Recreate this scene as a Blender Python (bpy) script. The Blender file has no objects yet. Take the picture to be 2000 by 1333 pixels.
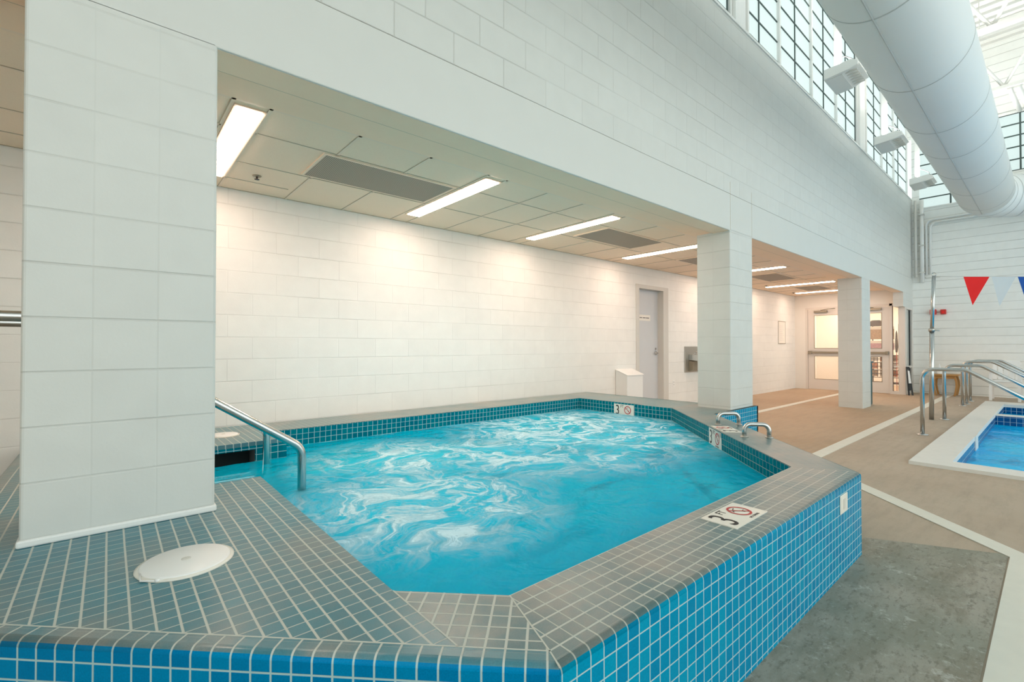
import bpy, bmesh, math, random
from mathutils import Vector, Matrix, noise
random.seed(7)
S = bpy.context.scene
COL = S.collection
PI = math.pi

# ------------------------------------------------------------------ camera
cam_d = bpy.data.cameras.new('camera')
cam_d.sensor_width = 36.0
cam_d.lens = 914.0 / 2000.0 * 36.0
cam_d.clip_start = 0.02
cam_d.clip_end = 200
cam = bpy.data.objects.new('camera', cam_d)
COL.objects.link(cam)
cam.location = (0, 0, 1.21)
cam.rotation_euler = (math.radians(90.65), 0, math.radians(49.3 - 90))
S.camera = cam
# ------------------------------------------------------------------ world and exposure
W = bpy.data.worlds.new('world')
S.world = W
W.use_nodes = True
bg = W.node_tree.nodes['Background']
bg.inputs['Color'].default_value = (0.92, 1.0, 0.965, 1)
bg.inputs['Strength'].default_value = 1.25
S.view_settings.view_transform = 'Standard'
S.view_settings.look = 'None'
S.view_settings.exposure = 0.74
S.view_settings.gamma = 1.0
S.view_settings.use_curve_mapping = False
S.cycles.use_denoising = True
S.cycles.max_bounces = 10
S.cycles.diffuse_bounces = 6
S.cycles.glossy_bounces = 4
S.cycles.transparent_max_bounces = 12
S.cycles.caustics_reflective = False
S.cycles.caustics_refractive = False
S.cycles.sample_clamp_indirect = 4.0

# ------------------------------------------------------------------ node helpers
class NT:
    def __init__(self, name):
        self.m = bpy.data.materials.new(name)
        self.m.use_nodes = True
        self.t = self.m.node_tree
        self.bsdf = self.t.nodes['Principled BSDF']
        self.out = self.t.nodes['Material Output']
    def n(self, kind, **kw):
        nd = self.t.nodes.new(kind)
        for k, v in kw.items():
            setattr(nd, k, v)
        return nd
    def link(self, a, b):
        self.t.links.new(a, b)
    def math(self, op, a, b=None, c=None):
        nd = self.n('ShaderNodeMath', operation=op)
        for i, v in enumerate((a, b, c)):
            if v is None: continue
            if isinstance(v, (int, float)): nd.inputs[i].default_value = v
            else: self.link(v, nd.inputs[i])
        return nd.outputs[0]
    def mix(self, fac, a, b):
        nd = self.n('ShaderNodeMix', data_type='RGBA')
        for i, v in ((0, fac), (6, a), (7, b)):
            if isinstance(v, (int, float)): nd.inputs[i].default_value = v
            elif isinstance(v, tuple): nd.inputs[i].default_value = (v[0], v[1], v[2], 1)
            else: self.link(v, nd.inputs[i])
        return nd.outputs[2]
    def pos(self):
        g = self.n('ShaderNodeNewGeometry')
        s = self.n('ShaderNodeSeparateXYZ')
        self.link(g.outputs['Position'], s.inputs[0])
        return g.outputs['Position'], s.outputs
    def noise(self, vec, scale, detail=3.0, rough=0.5, dist=0.0):
        nd = self.n('ShaderNodeTexNoise')
        self.link(vec, nd.inputs['Vector'])
        nd.inputs['Scale'].default_value = scale
        nd.inputs['Detail'].default_value = detail
        nd.inputs['Roughness'].default_value = rough
        nd.inputs['Distortion'].default_value = dist
        return nd.outputs['Fac']
    def ramp(self, fac, lo, hi, a=0.0, b=1.0):
        nd = self.n('ShaderNodeMapRange')
        self.link(fac, nd.inputs[0])
        nd.inputs[1].default_value = lo; nd.inputs[2].default_value = hi
        nd.inputs[3].default_value = a; nd.inputs[4].default_value = b
        return nd.outputs[0]
    def comb(self, x, y, z=0.0):
        nd = self.n('ShaderNodeCombineXYZ')
        for i, v in enumerate((x, y, z)):
            if isinstance(v, (int, float)): nd.inputs[i].default_value = v
            else: self.link(v, nd.inputs[i])
        return nd.outputs[0]
    def bump(self, h, dist=0.01, strength=1.0):
        nd = self.n('ShaderNodeBump')
        nd.inputs['Distance'].default_value = dist
        nd.inputs['Strength'].default_value = strength
        self.link(h, nd.inputs['Height'])
        self.link(nd.outputs[0], self.bsdf.inputs['Normal'])
    def set(self, **kw):
        for k, v in kw.items():
            k = k.replace('_', ' ')
            if isinstance(v, (int, float)): self.bsdf.inputs[k].default_value = v
            elif isinstance(v, tuple): self.bsdf.inputs[k].default_value = (v[0], v[1], v[2], 1)
            else: self.link(v, self.bsdf.inputs[k])
        return self

def srgb(r, g, b):
    f = lambda c: (c/255/12.92) if c/255 <= 0.04045 else ((c/255+0.055)/1.055)**2.4
    return (f(r), f(g), f(b))

def plain(name, col, rough=0.5, metal=0.0, var=0.04, scale=6.0, spec=0.5):
    t = NT(name)
    p, _ = t.pos()
    f = t.noise(p, scale, 4)
    dark = tuple(c*(1-var) for c in col); lite = tuple(min(1, c*(1+var)) for c in col)
    t.set(Base_Color=t.mix(f, dark, lite), Roughness=rough, Metallic=metal)
    t.bsdf.inputs['Specular IOR Level'].default_value = spec
    return t.m

def emit(name, col, strength, base=(0.9, 0.9, 0.9)):
    t = NT(name)
    p, _ = t.pos()
    f = t.noise(p, 30, 2)
    t.set(Base_Color=base, Roughness=0.4)
    t.bsdf.inputs['Emission Color'].default_value = (*col, 1)
    t.link(t.ramp(f, 0, 1, strength*0.97, strength*1.03), t.bsdf.inputs['Emission Strength'])
    return t.m

def tile_mat(name, ang, vertical, cols, grout, pitch=0.0508, gw=0.07, off=(0, 0), rough=0.3, gu=None, wear=None, spec=0.5):
    """square mosaic; ang = direction of the u axis in plan, vertical: v is height"""
    t = NT(name)
    p, s = t.pos()
    a = math.radians(ang)
    u = t.math('ADD', t.math('MULTIPLY', s[0], math.cos(a)), t.math('MULTIPLY', s[1], math.sin(a)))
    if vertical: v = s[2]
    else: v = t.math('ADD', t.math('MULTIPLY', s[0], -math.sin(a)), t.math('MULTIPLY', s[1], math.cos(a)))
    wob = t.ramp(t.noise(p, 3.0, 2), 0, 1, -0.03, 0.03)
    u = t.math('ADD', t.math('DIVIDE', t.math('ADD', u, off[0]), pitch), wob)
    v = t.math('ADD', t.math('DIVIDE', t.math('ADD', v, off[1]), pitch), wob)
    fu = t.math('ABSOLUTE', t.math('SUBTRACT', t.math('FRACT', u), 0.5))
    fv = t.math('ABSOLUTE', t.math('SUBTRACT', t.math('FRACT', v), 0.5))
    gu = gw if gu is None else gu
    mu = t.ramp(fu, 0.5-gu-0.015, 0.5-gu+0.015)
    mv = t.ramp(fv, 0.5-gw-0.015, 0.5-gw+0.015)
    g = t.math('MAXIMUM', mu, mv)
    wn = t.n('ShaderNodeTexWhiteNoise', noise_dimensions='2D')
    t.link(t.comb(t.math('FLOOR', u), t.math('FLOOR', v)), wn.inputs['Vector'])
    c = t.mix(wn.outputs['Value'], cols[0], cols[1])
    if wear:
        wf = t.ramp(t.noise(p, 2.3, 5, 0.65), 0.42, 0.68)
        c = t.mix(wf, c, wear)
    fine = t.ramp(t.noise(p, 260, 2), 0.3, 0.7, 0.9, 1.1)
    hs = t.n('ShaderNodeHueSaturation'); t.link(fine, hs.inputs['Value']); t.link(c, hs.inputs['Color'])
    c = t.mix(g, hs.outputs[0], grout)
    t.set(Base_Color=c, Roughness=t.math('MAXIMUM', t.math('MULTIPLY', g, 0.8), rough))
    t.bsdf.inputs['Specular IOR Level'].default_value = spec
    if spec < 0.3: t.set(IOR=1.2)
    t.bump(t.math('SUBTRACT', 1.0, g), 0.0012, 0.6)
    return t.m

def cmu(name, axis, col, zoff=0.0, bw=0.4064, bond=0.5, joint=0.9, vj=1.0, uoff=0.0, depth=0.0035, jh=0.026):
    """painted concrete block: axis 0 = wall runs along X, 1 = along Y"""
    t = NT(name)
    p, s = t.pos()
    u = t.math('ADD', s[axis], uoff) if axis < 2 else t.math('ADD', t.math('ADD', s[0], s[1]), uoff)
    v = t.math('DIVIDE', t.math('SUBTRACT', s[2], zoff), 0.2032)
    row = t.math('FLOOR', v)
    sh = t.math('MULTIPLY', t.math('FRACT', t.math('MULTIPLY', row, 0.5)), 2*bond)
    uu = t.math('ADD', t.math('DIVIDE', u, bw), sh)
    fu = t.math('ABSOLUTE', t.math('SUBTRACT', t.math('FRACT', uu), 0.5))
    fv = t.math('ABSOLUTE', t.math('SUBTRACT', t.math('FRACT', v), 0.5))
    ju = t.math('MULTIPLY', t.ramp(fu, 0.5-0.010*0.4064/bw*1.3, 0.5), vj)
    jv = t.ramp(fv, 0.5-jh, 0.5-jh*0.35)
    wn = t.n('ShaderNodeTexWhiteNoise', noise_dimensions='2D')
    t.link(t.comb(t.math('FLOOR', uu), row), wn.inputs['Vector'])
    fade = t.ramp(t.noise(p, 1.1, 3), 0.35, 0.65, 0.35, 1.0)
    g = t.math('MULTIPLY', t.math('MAXIMUM', ju, jv), fade)
    shade = t.ramp(wn.outputs['Value'], 0, 1, 0.983, 1.012)
    blot = t.ramp(t.noise(p, 7, 5), 0.3, 0.7, 0.98, 1.02)
    hs = t.n('ShaderNodeHueSaturation'); hs.inputs['Color'].default_value = (*col, 1)
    t.link(t.math('MULTIPLY', shade, blot), hs.inputs['Value'])
    c = t.mix(t.math('MULTIPLY', g, 0.22*joint), hs.outputs[0], (0.35, 0.34, 0.30))
    t.set(Base_Color=c, Roughness=0.45)
    rough = t.math('MULTIPLY', t.noise(p, 90, 3), 0.12)
    t.bump(t.math('ADD', t.math('SUBTRACT', 1.0, g), rough), depth, 0.7)
    return t.m

# ------------------------------------------------------------------ materials
WHITE = (0.66, 0.665, 0.635)
M = {}
M['cmu_back'] = cmu('painted_block_back', 0, (0.82, 0.81, 0.78), 0.075, vj=0.7, joint=1.3)
M['cmu_hall'] = cmu('painted_block_hall', 0, WHITE, 0.135, bw=0.4064, joint=1.7)
M['cmu_beam'] = plain('painted_beam', WHITE, 0.4, 0, 0.02)
M['cmu_col'] = cmu('painted_block_column', 2, WHITE, 0.098, bw=0.2032, bond=0.0, uoff=0.04, joint=1.3, vj=0.5)
M['cmu_end'] = cmu('painted_block_end', 1, (0.90, 0.90, 0.87), 0.037, vj=0.0, joint=2.9, jh=0.045)
M['drywall'] = plain('painted_drywall', (0.80, 0.77, 0.72), 0.6, 0, 0.02)
M['soffit'] = plain('soffit_paint_and_warm_tint', (0.98, 0.75, 0.56), 0.6, 0, 0.03)
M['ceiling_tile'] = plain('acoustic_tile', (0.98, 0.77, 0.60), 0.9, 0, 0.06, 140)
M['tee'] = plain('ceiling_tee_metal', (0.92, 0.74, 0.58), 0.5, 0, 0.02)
M['offwhite'] = plain('offwhite_metal', (0.66, 0.65, 0.61), 0.5, 0, 0.02)
M['tee_gap'] = plain('ceiling_gap', (0.52, 0.44, 0.33), 0.9)
M['white_paint'] = plain('white_paint', (0.82, 0.82, 0.80), 0.4, 0, 0.02)
M['white_plastic'] = plain('white_plastic', (0.85, 0.85, 0.84), 0.35, 0, 0.02)
M['steel'] = plain('brushed_stainless', (0.56, 0.57, 0.56), 0.24, 1.0, 0.06, 40)
M['steel_dull'] = plain('dull_stainless', (0.50, 0.48, 0.44), 0.38, 1.0, 0.08, 30)
M['bronze'] = plain('dull_bronze_metal', (0.36, 0.32, 0.25), 0.4, 0.8, 0.05)
M['black'] = plain('black_plastic', (0.012, 0.014, 0.016), 0.5)
M['dark'] = plain('dark_hollow', (0.01, 0.015, 0.015), 0.9)
M['gasket'] = plain('dark_glazing_bar', (0.055, 0.085, 0.08), 0.6)
M['lit'] = emit('warm_light_diffuser', (1.0, 0.74, 0.58), 18.5)
M['pane'] = emit('translucent_daylight_panel', (0.78, 0.95, 0.92), 0.50, (0.10, 0.12, 0.12))
M['grille'] = None
M['duct'] = plain('grey_white_duct_fabric', (0.76, 0.78, 0.77), 0.5, 0, 0.03, 1.5)
M['duct_seam'] = plain('duct_seam', (0.50, 0.52, 0.51), 0.5)
M['door_grey'] = plain('grey_door_paint', (0.60, 0.61, 0.63), 0.4, 0, 0.02)
M['door_frame'] = plain('door_frame_paint', (0.62, 0.60, 0.56), 0.4, 0, 0.02)
M['alu'] = plain('painted_aluminium_frame', (0.72, 0.67, 0.62), 0.4, 0, 0.02)
M['roof'] = plain('white_roof_deck', (0.74, 0.73, 0.70), 0.5, 0, 0.03)
M['joist'] = plain('white_joist_steel', (0.84, 0.82, 0.78), 0.5, 0, 0.03)
M['red'] = plain('red_plastic', (0.62, 0.025, 0.02), 0.4)
M['red_flag'] = plain('red_pennant_vinyl', (0.95, 0.012, 0.014), 0.5)
M['white_flag'] = plain('white_pennant_vinyl', (0.74, 0.80, 0.84), 0.5)
M['blue_flag'] = plain('blue_pennant_vinyl', (0.005, 0.10, 0.45), 0.5)
M['rope'] = plain('white_rope', (0.7, 0.7, 0.68), 0.8)
M['teal'] = plain('dark_teal_plastic', (0.01, 0.085, 0.10), 0.45)
M['wood'] = plain('honey_stained_wood', (0.45, 0.24, 0.075), 0.45, 0, 0.18, 9)
M['ink'] = plain('black_ink', (0.012, 0.012, 0.012), 0.6)
M['ink_red'] = plain('red_ink', (0.50, 0.03, 0.03), 0.5)
M['ink_grey'] = plain('grey_ink', (0.25, 0.24, 0.23), 0.6)
M['ceramic'] = plain('cream_ceramic', (0.80, 0.77, 0.70), 0.25, 0, 0.03)
M['paper'] = plain('paper', (0.82, 0.78, 0.72), 0.7)
M['pink'] = plain('mauve_print', (0.52, 0.30, 0.36), 0.6, 0, 0.3, 25)
M['tanprint'] = plain('tan_print', (0.45, 0.30, 0.18), 0.6, 0, 0.5, 30)
M['orange'] = plain('orange_print', (0.75, 0.30, 0.13), 0.6, 0, 0.3, 30)
M['brown'] = plain('dark_brown', (0.08, 0.06, 0.05), 0.6)
M['drain'] = plain('pale_drain_grate', (0.70, 0.68, 0.60), 0.6, 0, 0.06, 12)
M['coping'] = plain('white_pool_coping_concrete', (0.72, 0.71, 0.67), 0.6, 0, 0.05, 10)
M['basin'] = plain('pale_blue_plaster', (0.05, 0.80, 0.97), 0.6, 0, 0.03)
M['bench_edge'] = plain('dark_blue_edge_tile', (0.0, 0.04, 0.12), 0.4)
M['pool_basin'] = plain('light_blue_pool_plaster', (0.15, 0.62, 0.85), 0.6, 0, 0.03)

GROUT = (0.55, 0.57, 0.52)
GROUT_B = (0.42, 0.60, 0.62)
M['grout'] = plain('pale_grout', GROUT, 0.8)
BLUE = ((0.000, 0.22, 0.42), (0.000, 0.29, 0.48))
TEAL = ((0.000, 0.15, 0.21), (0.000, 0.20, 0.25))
TOPD = ((0.035, 0.18, 0.23), (0.06, 0.22, 0.27))
TOPC = ((0.085, 0.175, 0.195), (0.115, 0.205, 0.22))
WEAR = (0.27, 0.27, 0.245)
TR = 0.30
M['top_xy'] = tile_mat('deck_tile_square', 0, False, TOPD, GROUT, off=(0.003, 0.012), rough=TR, gw=0.035, gu=0.06, wear=(0.17, 0.22, 0.22))
M['top_x'] = tile_mat('coping_tile_front', 0, False, TOPC, GROUT, off=(0.02, 0.012), rough=TR, gw=0.06, gu=0.035, wear=WEAR)
M['top_m45'] = tile_mat('coping_tile_cut_corner', -45, False, TOPC, GROUT, off=(0.0, -0.004), rough=TR, gw=0.05, gu=0.07, wear=(0.33, 0.31, 0.27))
M['top_p45'] = tile_mat('coping_tile_far_corner', 45, False, TOPC, (0.40, 0.42, 0.39), rough=TR, gw=0.03, gu=0.03, wear=WEAR)
M['bull_x'] = tile_mat('bullnose_front', 0, False, TOPC, GROUT, off=(0.02, 0.5), pitch=0.0508, rough=TR, gw=0.0, gu=0.05, wear=WEAR)
M['bull_m45'] = tile_mat('bullnose_cut_corner', -45, False, TOPD, GROUT, off=(0.0, 0.5), rough=TR, gw=0.0, gu=0.055, wear=WEAR)
M['bull_y'] = tile_mat('bullnose_side', 90, False, TOPC, GROUT, off=(0.0, 0.5), rough=TR, gw=0.0, gu=0.04, wear=WEAR)
ZT = 0.477
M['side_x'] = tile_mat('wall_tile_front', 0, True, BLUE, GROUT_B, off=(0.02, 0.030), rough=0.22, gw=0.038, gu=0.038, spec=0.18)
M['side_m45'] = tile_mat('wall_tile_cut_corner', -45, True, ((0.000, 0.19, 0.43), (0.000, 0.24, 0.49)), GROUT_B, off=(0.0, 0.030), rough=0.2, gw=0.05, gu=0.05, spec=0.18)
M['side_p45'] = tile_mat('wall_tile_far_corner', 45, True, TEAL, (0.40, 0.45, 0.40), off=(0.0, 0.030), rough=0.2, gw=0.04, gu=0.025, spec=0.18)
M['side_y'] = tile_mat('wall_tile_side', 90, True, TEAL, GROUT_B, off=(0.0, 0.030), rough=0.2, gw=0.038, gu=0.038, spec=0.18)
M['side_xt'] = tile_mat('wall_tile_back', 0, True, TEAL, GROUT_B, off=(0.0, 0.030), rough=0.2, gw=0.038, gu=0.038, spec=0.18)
M['pool_tile'] = tile_mat('pool_band_tile', 90, True, ((0.0, 0.06, 0.20), (0.0, 0.10, 0.30)), (0.35, 0.5, 0.55), pitch=0.075, off=(0, 0.02), rough=0.2, gw=0.04)
M['pool_tile_x'] = tile_mat('pool_band_tile_side', 0, True, ((0.0, 0.06, 0.20), (0.0, 0.10, 0.30)), (0.35, 0.5, 0.55), pitch=0.075, off=(0, 0.02), rough=0.2, gw=0.04)

def make_grille():
    t = NT('perforated_grille')
    p, s = t.pos()
    u = t.math('FRACT', t.math('DIVIDE', s[0], 0.014)); v = t.math('FRACT', t.math('DIVIDE', s[1], 0.014))
    du = t.math('SUBTRACT', u, 0.5); dv = t.math('SUBTRACT', v, 0.5)
    r = t.math('SQRT', t.math('ADD', t.math('MULTIPLY', du, du), t.math('MULTIPLY', dv, dv)))
    m = t.ramp(r, 0.34, 0.44)
    t.set(Base_Color=t.mix(m, (0.15, 0.12, 0.09), (0.52, 0.44, 0.35)), Roughness=0.6)
    return t.m
M['grille'] = make_grille()

def make_floor():
    t = NT('tan_concrete_floor')
    p, s = t.pos()
    n1 = t.noise(p, 0.7, 5, 0.6); n2 = t.noise(p, 9, 6, 0.65); n3 = t.noise(p, 60, 3)
    st = t.n('ShaderNodeMapping'); st.inputs['Scale'].default_value = (1.0, 6.0, 1.0); t.link(p, st.inputs['Vector'])
    n4 = t.noise(st.outputs[0], 2.2, 5, 0.7)
    c = t.mix(t.ramp(n1, 0.3, 0.7), (0.40, 0.265, 0.155), (0.46, 0.325, 0.215))
    c = t.mix(t.math('MULTIPLY', t.ramp(n2, 0.35, 0.7), 0.5), c, (0.48, 0.385, 0.29))
    c = t.mix(t.math('MULTIPLY', t.ramp(n4, 0.45, 0.75), 0.35), c, (0.25, 0.20, 0.15))
    # corridor's warm light is painted in: pool deck beyond the drain strip coloured greyer
    c2 = t.mix(t.ramp(n1, 0.3, 0.7), (0.40, 0.315, 0.235), (0.48, 0.40, 0.31))
    c2 = t.mix(t.math('MULTIPLY', t.ramp(n4, 0.45, 0.75), 0.4), c2, (0.27, 0.225, 0.17))
    c = t.mix(t.ramp(s[1], 1.73, 1.74), c2, c)
    t.set(Base_Color=c, Roughness=t.ramp(n2, 0.2, 0.8, 0.55, 0.8))
    t.bump(n3, 0.002, 0.4)
    return t.m
M['floor'] = make_floor()

def make_wet():
    t = NT('stained_grey_concrete')
    p, s = t.pos()
    st = t.n('ShaderNodeMapping'); st.inputs['Scale'].default_value = (1.0, 2.2, 1.0); t.link(p, st.inputs['Vector'])
    n1 = t.noise(st.outputs[0], 3.0, 8, 0.7); n2 = t.noise(st.outputs[0], 16, 8, 0.75); n3 = t.noise(p, 1.3, 3)
    c = t.mix(t.ramp(n1, 0.42, 0.58), (0.235, 0.208, 0.150), (0.370, 0.335, 0.275))
    c = t.mix(t.math('MULTIPLY', t.ramp(n3, 0.44, 0.58), 0.55), c, (0.215, 0.235, 0.185))
    c = t.mix(t.math('MULTIPLY', t.ramp(n2, 0.52, 0.60), 0.6), c, (0.130, 0.122, 0.085))
    c = t.mix(t.math('MULTIPLY', t.ramp(t.noise(p, 5.5, 8, 0.8), 0.57, 0.64), 0.75), c, (0.52, 0.50, 0.45))
    c = t.mix(t.math('MULTIPLY', t.ramp(t.noise(p, 34, 4, 0.7), 0.58, 0.66), 0.4), c, (0.40, 0.39, 0.35))
    t.set(Base_Color=c, Roughness=t.ramp(n1, 0.3, 0.7, 0.35, 0.7))
    t.bump(n2, 0.003, 0.5)
    return t.m
M['wet'] = make_wet()

def make_water(name, deep, light, foamcol, jets, alpha, wscale):
    t = NT(name)
    p, s = t.pos()
    st = t.n('ShaderNodeMapping'); st.inputs['Scale'].default_value = (1.0, 1.0, 0.0); t.link(p, st.inputs['Vector'])
    q = st.outputs[0]
    big = t.noise(q, 0.9, 3, 0.5, 0.6)
    c = t.mix(t.ramp(big, 0.35, 0.65), deep, light)
    stq = t.n('ShaderNodeMapping'); stq.inputs['Scale'].default_value = (0.8, 2.2, 0.0); stq.inputs['Rotation'].default_value = (0, 0, 0.5); t.link(p, stq.inputs['Vector'])
    dk = t.ramp(t.noise(stq.outputs[0], 1.5, 3, 0.55, 0.8), 0.56, 0.70)
    c = t.mix(t.math('MULTIPLY', dk, 0.75), c, tuple(v*0.62 for v in deep))
    # froth: thin bright filaments where warped noise crosses its middle
    warp = t.n('ShaderNodeTexNoise'); warp.inputs['Scale'].default_value = 1.6; warp.inputs['Detail'].default_value = 3
    t.link(q, warp.inputs['Vector'])
    vm = t.n('ShaderNodeVectorMath', operation='MULTIPLY_ADD')
    t.link(warp.outputs['Color'], vm.inputs[0]); vm.inputs[1].default_value = (0.9, 0.9, 0); t.link(q, vm.inputs[2])
    f1 = t.noise(vm.outputs[0], 1.9, 6, 0.62, 1.2)
    fil = t.math('SUBTRACT', 1.0, t.ramp(t.math('ABSOLUTE', t.math('SUBTRACT', f1, 0.5)), 0.005, 0.065))
    f2 = t.noise(vm.outputs[0], 4.5, 6, 0.65, 0.8)
    fil2 = t.math('SUBTRACT', 1.0, t.ramp(t.math('ABSOLUTE', t.math('SUBTRACT', f2, 0.5)), 0.0, 0.05))
    patch = t.ramp(t.noise(vm.outputs[0], 2.4, 7, 0.7), 0.50, 0.66)
    region = None
    for (jx, jy, r0, r1) in jets:
        dx = t.math('SUBTRACT', s[0], jx); dy = t.math('SUBTRACT', s[1], jy)
        d = t.math('SQRT', t.math('ADD', t.math('MULTIPLY', dx, dx), t.math('MULTIPLY', dy, dy)))
        k = t.ramp(d, r0, r1, 1.0, 0.0)
        region = k if region is None else t.math('MAXIMUM', region, k)
    if region is not None:
        foam = t.math('ADD', t.math('MULTIPLY', fil, 0.9), t.math('ADD', t.math('MULTIPLY', fil2, 0.35), t.math('MULTIPLY', patch, 0.6)))
        foam = t.math('MINIMUM', t.math('MULTIPLY', foam, t.math('POWER', region, 0.8)), 1.0)
        milky = t.math('MULTIPLY', region, 0.30)
        c = t.mix(milky, c, (0.03, 0.58, 0.80))
        c = t.mix(t.math('MULTIPLY', foam, 0.95), c, foamcol)
        al = t.math('MAXIMUM', t.math('ADD', t.math('MULTIPLY', region, 0.25), alpha), foam)
        t.set(Alpha=t.math('MINIMUM', al, 1.0), Roughness=t.ramp(foam, 0, 1, 0.06, 0.5))
    else:
        t.set(Alpha=alpha, Roughness=0.06)
    sp = 0.5
    t.set(Base_Color=c, IOR=1.075)
    t.bsdf.inputs['Specular IOR Level'].default_value = sp
    w1 = t.noise(q, wscale, 3, 0.55, 0.6); w2 = t.noise(q, wscale*3.3, 3, 0.5, 0.3)
    t.bump(t.math('ADD', w1, t.math('MULTIPLY', w2, 0.3)), 0.05, 0.5)
    return t.m
M['spa_water'] = make_water('churning_spa_water', (0.0, 0.56, 0.88), (0.0, 0.66, 0.95), (0.62, 0.86, 0.97),
                            [(1.35, 2.35, 0.35, 0.88), (1.75, 3.35, 0.2, 0.9), (2.5, 2.9, 0.2, 0.95), (3.85, 3.3, 0.7, 1.6), (3.0, 2.3, 0.0, 0.55)], 0.60, 5.0)
M['pool_water'] = make_water('rippling_pool_water', (0.0, 0.46, 0.98), (0.0, 0.58, 1.0), (0.6, 0.8, 0.9), [], 0.93, 2.6)

def make_glass(name='clear_glass', tint=(1, 1, 1), a=0.12):
    t = NT(name)
    t.set(Base_Color=tint, Roughness=0.05, Alpha=a)
    return t.m
M['glass'] = make_glass('clear_glass', (0.95, 0.93, 0.90), 0.10)
M['glass_grey'] = plain('frosted_grey_glass', (0.50, 0.51, 0.48), 0.2, 0, 0.02)

# ------------------------------------------------------------------ mesh helpers
def bm_new(): return bmesh.new()

def box(bm, x0, x1, y0, y1, z0, z1, mi=0):
    vs = [bm.verts.new((x, y, z)) for z in (z0, z1) for y in (y0, y1) for x in (x0, x1)]
    for f in ((0, 2, 3, 1), (4, 5, 7, 6), (0, 1, 5, 4), (2, 6, 7, 3), (0, 4, 6, 2), (1, 3, 7, 5)):
        bm.faces.new([vs[i] for i in f]).material_index = mi
    return bm

def BX(*a):
    return box(bm_new(), *a)

def poly(bm, pts, mi=0):
    f = bm.faces.new([bm.verts.new(p) for p in pts]); f.material_index = mi
    return f

def prism(bm, pts, z0, z1, mi=0):
    n = len(pts)
    b = [bm.verts.new((x, y, z0)) for x, y in pts]; t = [bm.verts.new((x, y, z1)) for x, y in pts]
    bm.faces.new(list(reversed(b))).material_index = mi
    bm.faces.new(t).material_index = mi
    for i in range(n):
        bm.faces.new((b[i], b[(i+1) % n], t[(i+1) % n], t[i])).material_index = mi
    return bm

def extrude_dir(bm, pts3, vec):
    """solid from a planar outline (3D points) pushed along vec"""
    vec = Vector(vec); n = len(pts3)
    b = [bm.verts.new(Vector(p)) for p in pts3]; t = [bm.verts.new(Vector(p)+vec) for p in pts3]
    bm.faces.new(list(reversed(b))); bm.faces.new(t)
    for i in range(n): bm.faces.new((b[i], b[(i+1) % n], t[(i+1) % n], t[i]))
    bmesh.ops.recalc_face_normals(bm, faces=bm.faces)
    return bm

def round_path(pts, r, seg=8):
    """fillet the inner corners of a polyline"""
    P = [Vector(p) for p in pts]; out = [P[0]]
    for i in range(1, len(P)-1):
        a, b, c = P[i-1], P[i], P[i+1]
        d1 = (a-b).normalized(); d2 = (c-b).normalized()
        ang = d1.angle(d2)
        if ang > PI-0.02: out.append(b); continue
        tl = min(r/math.tan(ang/2), (a-b).length*0.49, (c-b).length*0.49)
        rr = tl*math.tan(ang/2)
        bis = (d1+d2).normalized(); cen = b+bis*(rr/math.sin(ang/2))
        s = b+d1*tl; e = b+d2*tl
        v0 = s-cen; v1 = e-cen
        th = v0.angle(v1); ax = v0.cross(v1).normalized()
        for k in range(seg+1):
            out.append(cen+Matrix.Rotation(th*k/seg, 3, ax) @ v0)
    out.append(P[-1])
    return out

def tube(bm, pts, r, seg=16, closed=False, caps=True):
    P = [Vector(p) for p in pts]; n = len(P); rings = []
    up = None
    for i in range(n):
        if closed: t = (P[(i+1) % n]-P[i-1]).normalized()
        else: t = (P[min(i+1, n-1)]-P[max(i-1, 0)]).normalized()
        if up is None:
            up = Vector((0, 0, 1)) if abs(t.z) < 0.9 else Vector((1, 0, 0))
        a = (up-t*up.dot(t)).normalized(); b = t.cross(a); up = a
        rr = r[i] if isinstance(r, (list, tuple)) else r
        rings.append([bm.verts.new(P[i]+a*rr*math.cos(2*PI*k/seg)+b*rr*math.sin(2*PI*k/seg)) for k in range(seg)])
    m = n if closed else n-1
    for i in range(m):
        A, B = rings[i], rings[(i+1) % n]
        for k in range(seg):
            f = bm.faces.new((A[k], A[(k+1) % seg], B[(k+1) % seg], B[k])); f.smooth = True
    if caps and not closed:
        bm.faces.new(list(reversed(rings[0]))); bm.faces.new(rings[-1])
    return bm

def TUBE(*a, **k): return tube(bm_new(), *a, **k)

def lathe(bm, prof, cx, cy, seg=32, axis='z'):
    rings = []
    for (r, z) in prof:
        ring = []
        for k in range(seg):
            a = 2*PI*k/seg
            if axis == 'z': p = (cx+r*math.cos(a), cy+r*math.sin(a), z)
            ring.append(bm.verts.new(p))
        rings.append(ring)
    for i in range(len(rings)-1):
        for k in range(seg):
            f = bm.faces.new((rings[i][k], rings[i][(k+1) % seg], rings[i+1][(k+1) % seg], rings[i+1][k])); f.smooth = True
    bm.faces.new(list(reversed(rings[0]))); bm.faces.new(rings[-1])
    return bm

def bevel(bm, w, seg=2):
    bmesh.ops.bevel(bm, geom=list(bm.edges), offset=w, segments=seg, affect='EDGES', profile=0.5)
    return bm

def root_loc(o):
    v = Vector((0, 0, 0))
    while o is not None:
        v = v+Vector(o.location); o = o.parent
    return v

def obj(name, bm, mat, parent=None, smooth=False, recalc=True):
    if recalc: bmesh.ops.recalc_face_normals(bm, faces=bm.faces)
    off = root_loc(parent)
    if off.length > 0: bmesh.ops.translate(bm, verts=bm.verts, vec=-off)
    me = bpy.data.meshes.new(name)
    bm.to_mesh(me); bm.free()
    mats = mat if isinstance(mat, (list, tuple)) else [mat]
    for m in mats: me.materials.append(m)
    o = bpy.data.objects.new(name, me)
    COL.objects.link(o)
    if parent is not None: o.parent = parent
    if smooth:
        for p in me.polygons: p.use_smooth = True
    return o

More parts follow.
